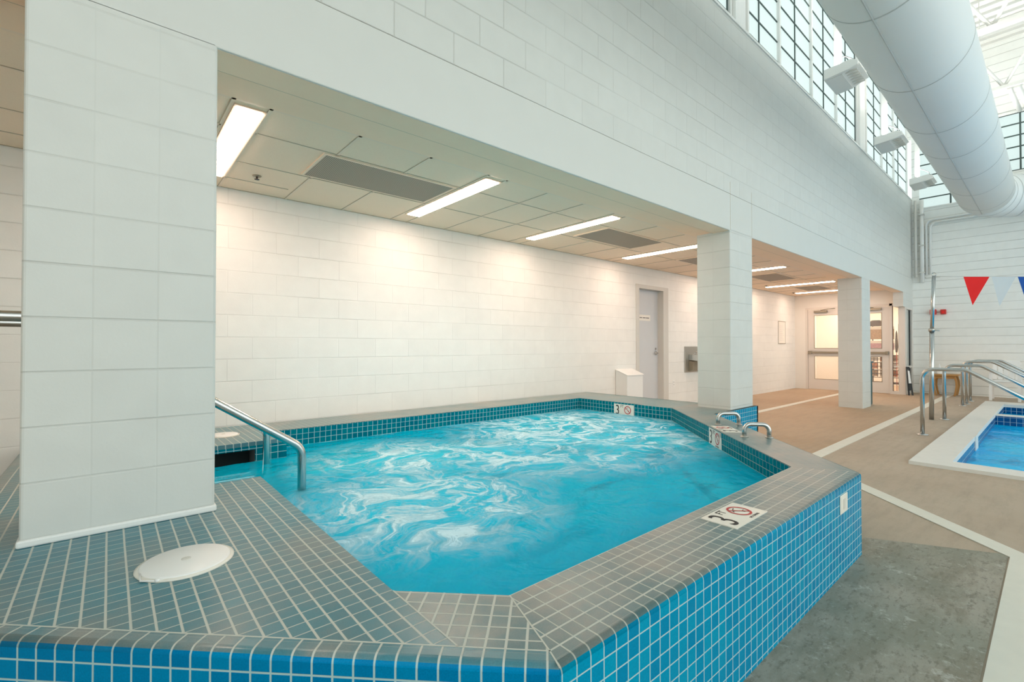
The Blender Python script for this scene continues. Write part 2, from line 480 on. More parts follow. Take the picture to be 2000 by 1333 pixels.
def thing(name, label, cat, loc, group=None):
    o = bpy.data.objects.new(name, None)
    COL.objects.link(o)
    o.empty_display_size = 0.1
    o.location = loc
    o['label'] = label; o['category'] = cat
    if group: o['group'] = group
    return o

def tag(o, label, cat, group=None, kind=None):
    o['label'] = label; o['category'] = cat
    if group: o['group'] = group
    if kind: o['kind'] = kind
    return o

def struct(name, bm, mat, parent=None):
    o = obj(name, bm, mat, parent)
    if parent is None: o['kind'] = 'structure'
    return o

def dup(root, loc, label=None):
    r = root.copy(); COL.objects.link(r); r.location = loc
    if label: r['label'] = label
    for ch in list(root.children):
        c = ch.copy(); COL.objects.link(c); c.parent = r
        for g in ch.children:
            d = g.copy(); COL.objects.link(d); d.parent = c
    return r

def text_bm(txt, size, origin, u, v, n, lift=0.0015, depth=0.001, sx=1.0):
    """flat lettering laid on a surface: u = reading direction, v = up, n = outward"""
    cu = bpy.data.curves.new('lettering', 'FONT')
    cu.body = txt; cu.size = size; cu.extrude = depth; cu.resolution_u = 6
    o = bpy.data.objects.new('lettering', cu)
    COL.objects.link(o)
    dg = bpy.context.evaluated_depsgraph_get()
    me = bpy.data.meshes.new_from_object(o.evaluated_get(dg))
    bpy.data.objects.remove(o); bpy.data.curves.remove(cu)
    bm = bm_new(); bm.from_mesh(me); bpy.data.meshes.remove(me)
    u, v, n, og = Vector(u), Vector(v), Vector(n), Vector(origin)
    for w in bm.verts:
        c = w.co.copy(); w.co = og+u*(c.x*sx)+v*c.y+n*(c.z+lift)
    return bm

# ------------------------------------------------------------------ key dimensions
YB, YW, ZB, ZC = 2.45, 4.93, 2.555, 2.66
XE, XV = 16.0, 15.05
OUT = [(-0.47, 4.93), (-0.47, 2.0), (0.785, 0.745), (3.315, 0.745), (4.97, 2.40), (6.06, 2.40), (6.06, 3.0), (5.80, 3.0), (5.80, 4.93)]
INN = [(0.0, 2.93), (0.65, 2.93), (0.65, 1.303), (0.898, 1.055), (3.148, 1.055), (5.08, 2.987), (5.06, 4.42), (1.08, 4.42), (1.08, 4.02), (0.0, 4.02)]
PX0, PX1, PY1 = 6.24, 14.30, 1.0            # pool coping outline
QX0, QX1, QY1 = 6.53, 13.75, 0.70           # pool water outline

# ------------------------------------------------------------------ setting: floor
def filled(loops, z):
    bm = bm_new()
    edges = []
    for lp in loops:
        vs = [bm.verts.new((x, y, z)) for x, y in lp]
        for i in range(len(vs)): edges.append(bm.edges.new((vs[i], vs[(i+1) % len(vs)])))
    bmesh.ops.triangle_fill(bm, edges=edges, use_beauty=True, normal=(0, 0, 1))
    return bm
spa_hole = [(x*0.999+0.003 if x < 3 else x-0.004, y+0.004 if y < 4.9 else 4.90) for x, y in OUT]
fl = filled([[(-6, -9), (19, -9), (19, 5.0), (-6, 5.0)], spa_hole,
             [(PX0+.01, -8.5), (PX1-.01, -8.5), (PX1-.01, PY1-.01), (PX0+.01, PY1-.01)]], 0.0)
struct('floor', fl, M['floor'])
slab = bm_new()
prism(slab, [(-0.3, 0.19), (3.957, 0.19), (3.62, 0.80), (3.37, 0.80), (3.315, 0.745), (0.785, 0.745), (-0.3, 1.83)], 0.0, 0.003)
struct('floor_slab', slab, M['wet'])

# drains
def strip(pts, w, z=0.006):
    bm = bm_new()
    P = [Vector((x, y)) for x, y in pts]
    L, R = [], []
    for i, p in enumerate(P):
        ds = []
        if i > 0: ds.append((p-P[i-1]).normalized())
        if i < len(P)-1: ds.append((P[i+1]-p).normalized())
        t = (ds[0]+ds[-1]).normalized(); n = Vector((-t.y, t.x))
        k = w/2/max(0.3, n.dot(Vector((-ds[0].y, ds[0].x))))
        L.append(p+n*k); R.append(p-n*k)
    for i in range(len(P)-1):
        prism(bm, [tuple(R[i]), tuple(R[i+1]), tuple(L[i+1]), tuple(L[i])], 0.0, z)
    return bm
tag(obj('trench_drain', strip([(-0.9, 0.12), (3.935, 0.12), (5.555, 1.735), (15.95, 1.735)], 0.125), M['drain']),
    'pale trench drain strip bending round the tiled spa and running to the far wall', 'drain')
tag(obj('trench_drain', strip([(6.3, 3.59), (15.02, 3.59)], 0.115), M['drain']),
    'pale straight drain strip in the corridor floor behind the two far columns', 'drain')

# ------------------------------------------------------------------ setting: walls
DX0, DX1, DZ1 = 7.18, 8.24, 2.34
wb = bm_new()
box(wb, -3.2, DX0, YW, YW+0.2, -0.05, 3.2); box(wb, DX1, 19.0, YW, YW+0.2, -0.05, 3.2); box(wb, DX0, DX1, YW, YW+0.2, DZ1, 3.2)
struct('wall_back', wb, M['cmu_back'])
# hall wall: block above the beam, glazed band on top
ZSILL, ZTOP, YG = 5.05, 8.0, 2.55
wh = bm_new()
box(wh, -3.2, XE+0.2, YB, YB+0.2, ZB+0.425, ZSILL)
box(wh, XE-1.16, XE+0.2, YB, YB+0.2, 2.2, ZB)
struct('wall_hall', wh, M['cmu_hall'])
wbm = bm_new(); box(wbm, -3.2, XE+0.2, YB, YB+0.2, ZB, ZB+0.425)
bevel(wbm, 0.006, 2)
struct('trim_1', wbm, M['cmu_beam'])           # smooth bond beam over the columns
mj = bm_new()
for x in (5.445, 6.03): box(mj, x-0.002, x+0.002, YB-0.0012, YB, 2.56, 3.12)
mj_o = obj('movement_joint', mj, M['tee_gap'], bpy.data.objects['trim_1'])
lg = bm_new(); box(lg, -3.2, XE+0.2, YB-0.012, YB+0.2, ZSILL, ZSILL+0.03)
struct('trim_2', lg, M['white_paint'])         # window sill ledge
hd = bm_new(); box(hd, -3.2, XE+0.2, YB, YB+0.2, ZTOP, 8.6)
struct('trim_3', hd, M['white_paint'])
we = bm_new()
box(we, XE, XE+0.2, -9, YB, 0, 4.81); box(we, XE, XE+0.2, -9, 1.1, 4.81, 5.31); box(we, XE, XE+0.2, 0.96, 1.1, 5.31, 6.66)
box(we, XE, XE+0.2, -9, -3.2, 5.31, 6.66); box(we, XE, XE+0.2, 2.30, YB, 4.81, 6.66); box(we, XE, XE+0.2, -9, YB+0.2, 6.66, 8.6)
wn_ = bm_new(); box(wn_, -3.4, -3.2, -3.0, YW+0.2, -0.05, 8.6)  # unseen partial wall added to block world light from behind the camera
struct('wall_near_light_blocker', wn_, M['cmu_end'])
struct('wall_end', we, M['cmu_end'])
# vestibule wall with the glazed doors
wv = bm_new()
box(wv, XV, XV+0.12, 4.66, YW, 0, ZC); box(wv, XV, XV+0.12, YB+0.2, 4.66, 2.30, ZC)
struct('wall_vestibule', wv, M['drywall'])
wr = bm_new()
box(wr, 18.4, 18.6, YB-0.2, YW+0.1, 0, 3.0); box(wr, XE+0.2, 18.4, YB, YB+0.2, 0, 3.0)
box(wr, 16.9, 17.0, 3.95, YW, 0, 2.66)
struct('wall_entry', wr, M['drywall'])
# corridor ceiling
cl = bm_new()
box(cl, -3.2, XV+0.12, YB+0.2, YW, ZC, ZC+0.08); box(cl, XV+0.12, 18.4, YB+0.2, YW, ZC, ZC+0.08)
ceil = struct('ceiling', cl, M['ceiling_tile'])
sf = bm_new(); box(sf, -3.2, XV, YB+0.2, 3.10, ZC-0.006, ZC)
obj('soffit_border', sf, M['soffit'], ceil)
sf = bm_new(); box(sf, -3.2, XE-1.17, YB+0.014, YB+0.198, ZB-0.0016, ZB-0.0002)  # cream sheet paints warm light onto the white beam underside
obj('beam_warm_light_sheet', sf, M['soffit'], ceil)
sf = bm_new(); box(sf, -3.2, XE-1.17, YB+0.198, YB+0.203, ZB-0.001, ZB+0.01)  # dark strip stands in for the shade line behind the beam edge
obj('soffit_shade_line', sf, M['tee_gap'], ceil)
# ceiling grid: tees between the lights
LX = [0.64, 2.52, 4.27, 6.39, 9.24, 12.14, 14.14]
tees = bm_new(); gaps = bm_new()
def tee_y(x, y0=3.10, y1=YW, w=0.022): box(tees, x-w/2, x+w/2, y0, y1, ZC-0.004, ZC+0.001)
def tee_x(y, x0, x1, w=0.022): box(tees, x0, x1, y-w/2, y+w/2, ZC-0.004, ZC+0.001)
def gap_y(x, y0=3.12, y1=YW): box(gaps, x-0.002, x+0.002, y0, y1, ZC-0.0045, ZC)
def gap_x(y, x0, x1): box(gaps, x0, x1, y-0.002, y+0.002, ZC-0.0045, ZC)
prev = -3.2
for i, lx in enumerate(LX+[XV]):
    a, b = (LX[i-1]+0.10 if i else -3.2), (lx-0.10 if i < len(LX) else XV)
    n = max(1, round((b-a)/0.61))
    for k in range(n+1):
        xx = a+(b-a)*k/n
        tee_y(xx); gap_y(xx-0.011)
    for yy in (3.54, 4.17):
        tee_x(yy, a, b); gap_x(yy-0.011, a, b)
    if i < 2: tee_x(4.62, a, b if i == 0 else a+0.5); gap_x(4.609, a, b if i == 0 else a+0.5)
tee_x(3.11, -3.2, XV, 0.03); gap_x(YW-0.006, -3.2, XV); gap_x(3.092, 0.74, 1.17)
obj('ceiling_grid', tees, M['tee'], ceil); obj('grid_shadow_gap', gaps, M['tee_gap'], ceil)
# roof over the hall
rf = bm_new()
box(rf, -3.2, XE+0.2, -9, YB+0.2, 8.5, 8.6)
for k in range(64):
    x = -3.0+k*0.3
    box(rf, x, x+0.14, -9, YB, 8.44, 8.5)
struct('ceiling_hall', rf, M['roof'])

# ------------------------------------------------------------------ block columns (built as things, they can be counted)
def column(x0, z0, label):
    t = thing('block_column', label, 'column', (x0+0.3, 2.65, z0), 'white block columns under the beam')
    bm = BX(x0, x0+0.606, YB, YB+0.405, z0, ZB+0.008)
    ve = [e for e in bm.edges if abs(e.verts[0].co.z-e.verts[1].co.z) > 1]
    bmesh.ops.bevel(bm, geom=ve, offset=0.012, segments=3, affect='EDGES', profile=0.5)
    obj('shaft', bm, M['cmu_col'], t)
    return t
c1 = column(-0.245, ZT, 'large white painted block column standing on the tiled spa deck at left')
b = bm_new(); box(b, -0.252, 0.368, YB-0.008, YB+0.412, ZT, ZT+0.028); bevel(b, 0.007, 2)
obj('base_skirt', b, M['white_paint'], c1)
column(5.435, ZT, 'white painted block column standing on the far corner of the spa coping')
column(11.08, 0.0, 'white painted block column standing on the tan floor beside the far doors')

# ------------------------------------------------------------------ clerestory windows
def clerestory(name, x0, x1, dark, mull, sill=ZSILL+0.03, z1=ZTOP, pitch=0.291):
    r = struct(name, BX(x0, x1, YG+0.02, YG+0.06, sill, z1), M['pane'])
    g = bm_new()
    z = sill+0.19
    while z < z1:
        box(g, x0, x1, YG+0.008, YG+0.022, z-0.008, z+0.008); z += pitch
    for x in dark: box(g, x-0.009, x+0.009, YG+0.006, YG+0.022, sill, z1)
    obj('glazing_grid', g, M['gasket'], r)
    m = bm_new()
    for x in mull: box(m, x-0.025, x+0.025, YG-0.02, YG+0.02, sill, z1)
    for x in (x0, x1): box(m, x-0.02, x+0.02, YG-0.02, YG+0.06, sill, z1)
    obj('mullion', m, M['white_paint'], r)
    return r
clerestory('window_1', -3.0, 5.68, [0.4, 1.7, 3.0, 4.3, 5.0, 5.64], [1.05, 2.35, 3.65, 4.65])
clerestory('window_2', 6.17, 11.20, [6.20, 6.57, 7.90, 9.24, 10.54, 11.17], [7.23, 8.58, 9.88])
clerestory('window_3', 11.92, 16.0, [11.95, 12.65, 13.85, 15.05, 16.2], [13.25, 14.45])
for i, (x0, x1, lb) in enumerate([(5.71, 6.15, 'white steel post between the nearest clerestory windows'), (11.23, 11.90, 'white steel post between the two far clerestory windows')]):
    t = thing('window_post', lb, 'post', ((x0+x1)/2, YG, ZSILL+0.03), 'white posts between the clerestory windows')
    obj('web', BX(x0+0.02, x1-0.02, YG+0.0, YG+0.09, ZSILL+0.03, ZTOP), M['white_paint'], t)
    f = bm_new(); box(f, x0, x0+(x1-x0)*0.55, YG-0.06, YG, ZSILL+0.03, ZTOP)
    obj('flange', f, M['white_paint'], t)
# end wall windows
def endwin(name, y0, y1, z0, z1, hs, vs):
    r = struct(name, BX(XE+0.05, XE+0.09, y0, y1, z0, z1), M['pane'])
    g = bm_new()
    for z in hs: box(g, XE+0.034, XE+0.052, y0, y1, z-0.014, z+0.014)
    for y in vs: box(g, XE+0.030, XE+0.052, y-0.016, y+0.016, z0, z1)
    obj('glazing_grid', g, M['gasket'], r)
    f = bm_new()
    box(f, XE-0.015, XE+0.05, y0-0.03, y1+0.03, z0-0.035, z0); box(f, XE-0.03, XE+0.05, y0-0.03, y1+0.03, z1, z1+0.06)
    obj('window_frame', f, M['white_paint'], r)
endwin('window_4', -3.2, 0.96, 5.31, 6.66, [5.33, 5.59, 5.88, 6.15, 6.42], [0.94, 0.50, -0.2, -0.9, -1.6, -2.3])
endwin('window_5', 1.1, 2.30, 4.81, 6.66, [5.06, 5.35, 5.64, 5.93, 6.22], [1.7])

# ------------------------------------------------------------------ recessed strip lights, grilles, sprinklers
def strip_light(x, label, y0=3.19, y1=4.59, w=0.14):
    t = thing('ceiling_light', label, 'light', (x, (y0+y1)/2, ZC-0.01), 'warm strip lights in the corridor ceiling')
    f = bm_new()
    box(f, x-w/2-0.018, x-w/2, y0-0.02, y1+0.02, ZC-0.010, ZC); box(f, x+w/2, x+w/2+0.018, y0-0.02, y1+0.02, ZC-0.010, ZC)
    box(f, x-w/2, x+w/2, y0-0.02, y0, ZC-0.010, ZC); box(f, x-w/2, x+w/2, y1, y1+0.02, ZC-0.010, ZC)
    obj('frame', f, M['tee'], t)
    obj('diffuser', BX(x-w/2, x+w/2, y0, y1, ZC-0.016, ZC-0.001), M['lit'], t)
names_l = ['bright strip light in the ceiling nearest the large left column',
           'bright strip light between the two largest ceiling grilles, second from the left',
           'bright strip light just left of the square grey grille, third from the left',
           'strip light whose right end meets the second column, fourth from the left',
           'short-looking strip light just right of the second column',
           'long thin strip light in the ceiling between the two far grey grilles',
           'farthest strip light, ending at the third column']
for x, lb in zip(LX, names_l): strip_light(x, lb)

def grille(x0, x1, y0, y1, label):
    t = thing('ceiling_grille', label, 'vent', ((x0+x1)/2, (y0+y1)/2, ZC-0.012), 'grey grilles in the corridor ceiling')
    obj('face_plate', BX(x0, x1, y0, y1, ZC-0.009, ZC-0.003), M['grille'], t)
    f = bm_new(); w = 0.02
    box(f, x0-w, x1+w, y0-w, y0, ZC-0.012, ZC); box(f, x0-w, x1+w, y1, y1+w, ZC-0.012, ZC)
    box(f, x0-w, x0, y0, y1, ZC-0.012, ZC); box(f, x1, x1+w, y0, y1, ZC-0.012, ZC)
    obj('frame', f, M['tee'], t)
grille(1.225, 2.36, 3.565, 4.10, 'large grey perforated ceiling grille nearest the camera, between two strip lights')
grille(4.61, 5.80, 3.545, 4.08, 'grey perforated ceiling grille just right of the third strip light')
grille(7.20, 8.35, 3.60, 4.12, 'grey ceiling grille partly hidden by the left side of the second column')
grille(9.95, 11.08, 3.59, 4.14, 'grey ceiling grille just right of the second column')
grille(12.65, 13.72, 3.66, 4.18, 'grey ceiling grille nearest the far glass doors')

def sprinkler(x, y, label):
    t = thing('sprinkler', label, 'sprinkler', (x, y, ZC-0.03), 'ceiling sprinklers')
    obj('escutcheon', lathe(bm_new(), [(0.028, ZC), (0.036, ZC-0.002), (0.03, ZC-0.008), (0.012, ZC-0.01)], x, y, 20), M['bronze'], t)
    bm = bm_new(); lathe(bm, [(0.008, ZC-0.008), (0.008, ZC-0.026), (0.02, ZC-0.028), (0.02, ZC-0.031)], x, y, 14)
    obj('head', bm, M['brown'], t)
sprinkler(0.94, 4.42, 'small ceiling sprinkler near the first strip light by the left column')
sprinkler(11.87, 4.50, 'small ceiling sprinkler at the left end of the long thin far strip light')
sprinkler(13.95, 4.60, 'small ceiling sprinkler beside the farthest strip light')

# ------------------------------------------------------------------ hot tub
spa = thing('hot_tub', 'raised blue tiled hot tub with grey tiled coping in the foreground', 'hot tub', (2.2, 2.8, 0.0))
BW = 0.055      # bullnose width
# outer walls
def wallface(name, pts, mat, z0=0.0, z1=ZT-0.030, parent=spa, thick=0.03, side=1):
    bm = bm_new()
    (x0, y0), (x1, y1) = pts
    d = Vector((x1-x0, y1-y0)).normalized(); n = Vector((-d.y, d.x))*thick*side
    prism(bm, [(x0, y0), (x1, y1), (x1+n.x, y1+n.y), (x0+n.x, y0+n.y)], z0, z1)
    return obj(name, bm, mat, parent)
O = OUT
wallface('outer_wall', (O[1], O[2]), M['side_m45'])
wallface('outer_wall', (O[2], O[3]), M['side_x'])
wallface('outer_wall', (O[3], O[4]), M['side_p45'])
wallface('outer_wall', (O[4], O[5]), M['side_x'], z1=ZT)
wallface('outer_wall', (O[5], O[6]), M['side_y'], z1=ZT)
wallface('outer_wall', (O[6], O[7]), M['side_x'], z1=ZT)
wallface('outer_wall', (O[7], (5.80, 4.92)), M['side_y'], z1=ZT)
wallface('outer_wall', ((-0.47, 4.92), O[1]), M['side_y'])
# bullnose edge strips: profile swept along an outer edge with mitred ends
def bullnose(p0, p1, m0, m1, mats, inward, w=BW):
    """p0->p1 outer edge; m0/m1 inner end points (mitre); quarter-round on the outer lip"""
    a, b_, ia, ib = (Vector((*p, 0)) for p in (p0, p1, m0, m1))
    r = 0.02
    def sec(o, i):
        t = (i-o); L = t.length; t = t/L
        k = r*L/w
        pts = [o+Vector((0, 0, ZT-0.030)), o+Vector((0, 0, ZT-r))]
        for s in range(1, 6):
            an = PI/2*s/5
            pts.append(o+t*(k*(1-math.cos(an)))+Vector((0, 0, ZT-r+r*math.sin(an))))
        pts.append(i+Vector((0, 0, ZT)))
        pts.append(i+Vector((0, 0, ZT-0.030)))
        return pts
    bm = bm_new()
    A = [bm.verts.new(p) for p in sec(a, ia)]; B = [bm.verts.new(p) for p in sec(b_, ib)]
    n = len(A)
    for i in range(n-1):
        f = bm.faces.new((A[i], B[i], B[i+1], A[i+1]))
        f.material_index = 1 if i <= 2 else 0
        f.smooth = 1 <= i <= 5
    bm.faces.new(A); bm.faces.new(list(reversed(B)))
    return obj('bullnose_edge', bm, mats, spa)
def off_in(i, w):
    """mitre point of OUT corner i pushed inward by w"""
    p = Vector(O[i]); a = Vector(O[i-1]); c = Vector(O[(i+1) % len(O)])
    d1 = (p-a).normalized(); d2 = (c-p).normalized()
    n1 = Vector((-d1.y, d1.x)); n2 = Vector((-d2.y, d2.x))
    m = (n1+n2).normalized()
    return p+m*(w/m.dot(n1))
mi = [off_in(i, BW) for i in range(len(O))]
bullnose(O[1], O[2], mi[1], mi[2], [M['bull_m45'], M['side_m45']], 1)
bullnose(O[2], O[3], mi[2], mi[3], [M['bull_x'], M['side_x']], 1)
E4 = Vector((O[4][0]-BW*0.414, O[4][1]+0.0))
bullnose(O[3], O[4], mi[3], (O[4][0]-0.078, O[4][1]), [M['top_p45'], M['side_p45']], 1)
bullnose((-0.47, 4.92), O[1], (-0.47+BW, 4.92), mi[1], [M['bull_y'], M['side_y']], 1)
# deck and coping tops
def top(name, pts, mat, th=0.03):
    bm = bm_new(); prism(bm, pts, ZT-th, ZT)
    return obj(name, bm, mat, spa)
T = lambda v: (v[0], v[1])
Y45 = 0.0
# left deck, up to the cut-corner strip at X = 0.65
k2 = mi[1].x+mi[1].y                          # x + y on the inner line of the cut-corner bullnose
top('deck', [T(mi[1]), (0.65, k2-0.65), (0.65, 2.93), (0.0, 2.93), (-0.47+BW, 2.93)], M['top_xy'])
top('deck', [(-0.47+BW, 2.93), (0.0, 2.93), (0.0, 4.02), (-0.47+BW, 4.02)], M['top_xy'])
top('deck', [(-0.47+BW, 4.02), (1.08, 4.02), (1.08, 4.42), (1.08, 4.925), (-0.47+BW, 4.925)], M['top_xy'])
top('coping', [(0.65, k2-0.65), T(mi[2]), INN[3], INN[2]], M['top_m45'])
top('coping', [T(mi[2]), T(mi[3]), INN[4], INN[3]], M['top_x'])
top('coping', [T(mi[3]), (O[4][0]-0.078, O[4][1]), (4.97, 2.404), (6.056, 2.404), (6.056, 2.987), INN[5], INN[4]], M['top_p45'])
top('coping', [INN[5], (6.056, 2.987), (6.056, 2.996), (5.796, 2.996), (5.796, 4.42), INN[6]], M['top_xy'])
top('coping', [(1.08, 4.42), (5.80, 4.42), (5.80, 4.925), (1.08, 4.925)], M['top_x'])
# wider grout joints along the mitres
gj = bm_new()
def joint(p, q, w=0.0045):
    p, q = Vector(p), Vector(q); d = (q-p).normalized(); n = Vector((-d.y, d.x))*w/2
    prism(gj, [T(p-n), T(q-n), T(q+n), T(p+n)], ZT-0.002, ZT+0.0006)
joint((0.65, k2-0.65), INN[2]); joint(mi[2], INN[3]); joint(mi[3], INN[4], 0.003); joint(mi[1], mi[2]); joint(mi[2], mi[3]); joint(O[2], mi[2])
obj('grout_joint', gj, M['grout'], spa)
# inner walls
ZFL = -0.55
I = INN
def inner(i, j, mat, z1=ZT-0.001):
    return wallface('inner_wall', (I[i], I[j]), mat, ZFL, z1, side=-1)
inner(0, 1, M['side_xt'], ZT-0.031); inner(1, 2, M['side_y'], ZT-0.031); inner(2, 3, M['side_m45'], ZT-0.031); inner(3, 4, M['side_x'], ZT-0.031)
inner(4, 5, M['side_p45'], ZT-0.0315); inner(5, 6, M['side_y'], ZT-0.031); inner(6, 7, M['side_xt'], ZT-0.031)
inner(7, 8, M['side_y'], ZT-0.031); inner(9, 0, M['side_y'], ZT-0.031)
# thin tile nosing faces that close the coping rim
def rim(i, j, mat):
    (x0, y0), (x1, y1) = I[i], I[j]
    d = Vector((x1-x0, y1-y0)).normalized(); n = Vector((d.y, -d.x))*-0.004
    bm = bm_new(); prism(bm, [(x0, y0), (x1, y1), (x1+n.x, y1+n.y), (x0+n.x, y0+n.y)], ZT-0.05, ZT-0.006)
    return obj('rim_tile', bm, mat, spa)
for i, j, mt in ((5, 6, 'side_y'), (6, 7, 'side_xt'), (7, 8, 'side_y'), (4, 5, 'side_p45')): rim(i, j, M[mt])
# skimmer wall of the step recess with its dark mouth
sk = bm_new()
for (x0, x1, z0, z1) in ((0.0, 0.30, ZFL, ZT-0.031), (0.86, 1.05, ZFL, ZT-0.031), (0.30, 0.86, ZFL, 0.20), (0.30, 0.86, 0.418, ZT-0.031)):
    box(sk, x0, x1, 4.02, 4.05, z0, z1)
obj('inner_wall', sk, M['side_xt'], spa)
mth = bm_new()
box(mth, 0.30, 0.86, 4.24, 4.26, 0.20, 0.418); box(mth, 0.30, 0.86, 4.05, 4.25, 0.418, 0.425); box(mth, 0.28, 0.30, 4.05, 4.25, 0.2, 0.42); box(mth, 0.86, 0.88, 4.05, 4.25, 0.2, 0.42)
o = obj('skimmer_mouth', mth, M['dark'], spa); o['label'] = 'dark skimmer mouth'
# basin floor, bench and steps
obj('basin_floor', filled([INN], ZFL), M['basin'], spa)
bn = bm_new()
ring = [(0.65, 2.93), (0.65, 1.303), (0.898, 1.055), (3.148, 1.055), (5.08, 2.987), (5.06, 4.42), (1.08, 4.42)]
ringi = [(0.95, 2.93), (0.95, 1.427), (1.022, 1.355), (3.024, 1.355), (4.78, 3.111), (4.76, 4.12), (1.08, 4.12)]
for i in range(len(ring)-1):
    prism(bn, [ring[i], ring[i+1], ringi[i+1], ringi[i]], ZFL, 0.10)
obj('bench', bn, M['basin'], spa)
be = bm_new()
for i in range(len(ring)-1):
    a, b_ = Vector(ringi[i]), Vector(ringi[i+1])
    if (b_-a).length < 0.1: continue
    oa, ob = a+(Vector(ring[i])-a).normalized()*0.06, b_+(Vector(ring[i+1])-b_).normalized()*0.06
    prism(be, [T(oa), T(ob), T(b_), T(a)], 0.095, 0.108)
obj('bench_edge', be, M['bench_edge'], spa)
stp = bm_new()
box(stp, 0.0, 0.42, 2.94, 4.01, ZFL, 0.16); box(stp, 0.42, 0.80, 2.94, 4.01, ZFL, -0.05)
obj('step', stp, M['side_xt'], spa)

# depth marker tiles
def marker(origin, u, v, n, w=0.305, h=0.152, parent=spa, label=None):
    og, u, v, n = Vector(origin), Vector(u), Vector(v), Vector(n)
    P = lambda a, b_: og+u*a+v*b_
    bm = bm_new(); extrude_dir(bm, [P(0, 0), P(w, 0), P(w, h), P(0, h)], n*0.004)
    tl = obj('depth_marker', bm, M['ceramic'], parent)
    if label: tl['label'] = label
    obj('numeral', text_bm('3', 0.175, P(0.022, 0.018), u, v, n, 0.0045, 0.0004, 0.78), M['ink'], tl)
    obj('unit_letters', text_bm('FT', 0.05, P(0.103, 0.108), u, v, n, 0.0045, 0.0004, 0.9), M['ink'], tl)
    # ring with slash over a diving figure
    cx, cy, R = 0.212, 0.083, 0.052
    bm = bm_new()
    N = 40
    for k in range(N):
        a0, a1 = 2*PI*k/N, 2*PI*(k+1)/N
        q = [P(cx+r_*math.cos(a), cy+r_*math.sin(a))+n*0.0052 for r_, a in ((R, a0), (R, a1), (R-0.010, a1), (R-0.010, a0))]
        poly(bm, q)
    d = Vector((math.cos(math.radians(135)), math.sin(math.radians(135)))); e = Vector((-d.y, d.x))*0.004
    q = [P(cx+s*d.x*(R-0.008)+sg*e.x, cy+s*d.y*(R-0.008)+sg*e.y)+n*0.0052 for s, sg in ((-1, -1), (1, -1), (1, 1), (-1, 1))]
    poly(bm, q)
    obj('prohibition_ring', bm, M['ink_red'], tl)
    bm = bm_new()
    def limb(p, q_, t0):
        p, q_ = Vector(p), Vector(q_); dd = (q_-p).normalized(); ee = Vector((-dd.y, dd.x))*t0
        poly(bm, [P(cx+s.x, cy+s.y)+n*0.0049 for s in (p-ee, q_-ee, q_+ee, p+ee)])
    limb((-0.022, 0.020), (0.006, -0.004), 0.0042); limb((0.006, -0.004), (0.026, -0.024), 0.0022)
    limb((-0.020, 0.020), (-0.034, 0.006), 0.0024); limb((-0.010, 0.024), (0.010, 0.030), 0.0022); limb((0.010, -0.008), (0.030, -0.006), 0.0018)
    hd_ = [P(cx+0.013+0.006*math.cos(2*PI*k/10), cy-0.016+0.006*math.sin(2*PI*k/10))+n*0.0050 for k in range(10)]
    poly(bm, hd_)
    obj('diver_figure', bm, M['ink'], tl)
    obj('caption_letters', text_bm('NO DIVING', 0.017, P(0.168, 0.011), u, v, n, 0.0045, 0.0003, 0.95), M['ink'], tl)
    return tl
marker((1.905, 0.838, ZT), (1, 0, 0), (0, 1, 0), (0, 0, 1), label='cream depth tile lying on the front coping')
marker((5.0622, 3.815, 0.303), (0.01396, -0.9999, 0), (0, 0, 1), (-0.9999, -0.01396, 0), label='cream depth tile on the far inner wall')
r2 = 1/math.sqrt(2)
marker((4.171, 2.078, 0.318), (-r2, -r2, 0), (0, 0, 1), (-r2, r2, 0), label='cream depth tile on the angled inner wall')
marker((4.075, 1.745, ZT), (r2, r2, 0), (-r2, r2, 0), (0, 0, 1), label='cream depth tile flat on the angled coping between the grab bars')
fm = bm_new(); box(fm, 2.897, 3.022, 0.739, 0.745, 0.328, 0.425); bevel(fm, 0.002, 1)
ft = obj('inlet_tile', fm, M['ceramic'], spa); ft['label'] = 'small white tile set in the front wall'
g = bm_new()
for k in range(3): box(g, 2.94+k*0.015, 2.948+k*0.015, 0.737, 0.7395, 0.350, 0.402)
obj('faint_marks', g, M['offwhite'], ft)

# spa water
def water_mesh(name, outline, z, cell, amp, mat, seed, sc):
    bm = bm_new()
    bm.faces.new([bm.verts.new((x, y, z)) for x, y in outline])
    xs = [p[0] for p in outline]; ys = [p[1] for p in outline]
    for axis, lo, hi in ((0, min(xs), max(xs)), (1, min(ys), max(ys))):
        k = lo+cell
        while k < hi:
            co = (k, 0, 0) if axis == 0 else (0, k, 0); no = (1, 0, 0) if axis == 0 else (0, 1, 0)
            bmesh.ops.bisect_plane(bm, geom=bm.verts[:]+bm.edges[:]+bm.faces[:], plane_co=co, plane_no=no, dist=1e-5)
            k += cell
    for v in bm.verts:
        p = Vector((v.co.x*sc, v.co.y*sc, seed))
        v.co.z += amp*(noise.noise(p)+0.5*noise.noise(p*2.3)+0.25*noise.noise(p*5.1))
    for f in bm.faces: f.smooth = True
    return obj(name, bm, mat, None)
tag(water_mesh('spa_water', INN, 0.325, 0.04, 0.007, M['spa_water'], 3.0, 3.0), 'bubbling turquoise water with white froth in the raised tiled spa', 'water', kind='stuff')

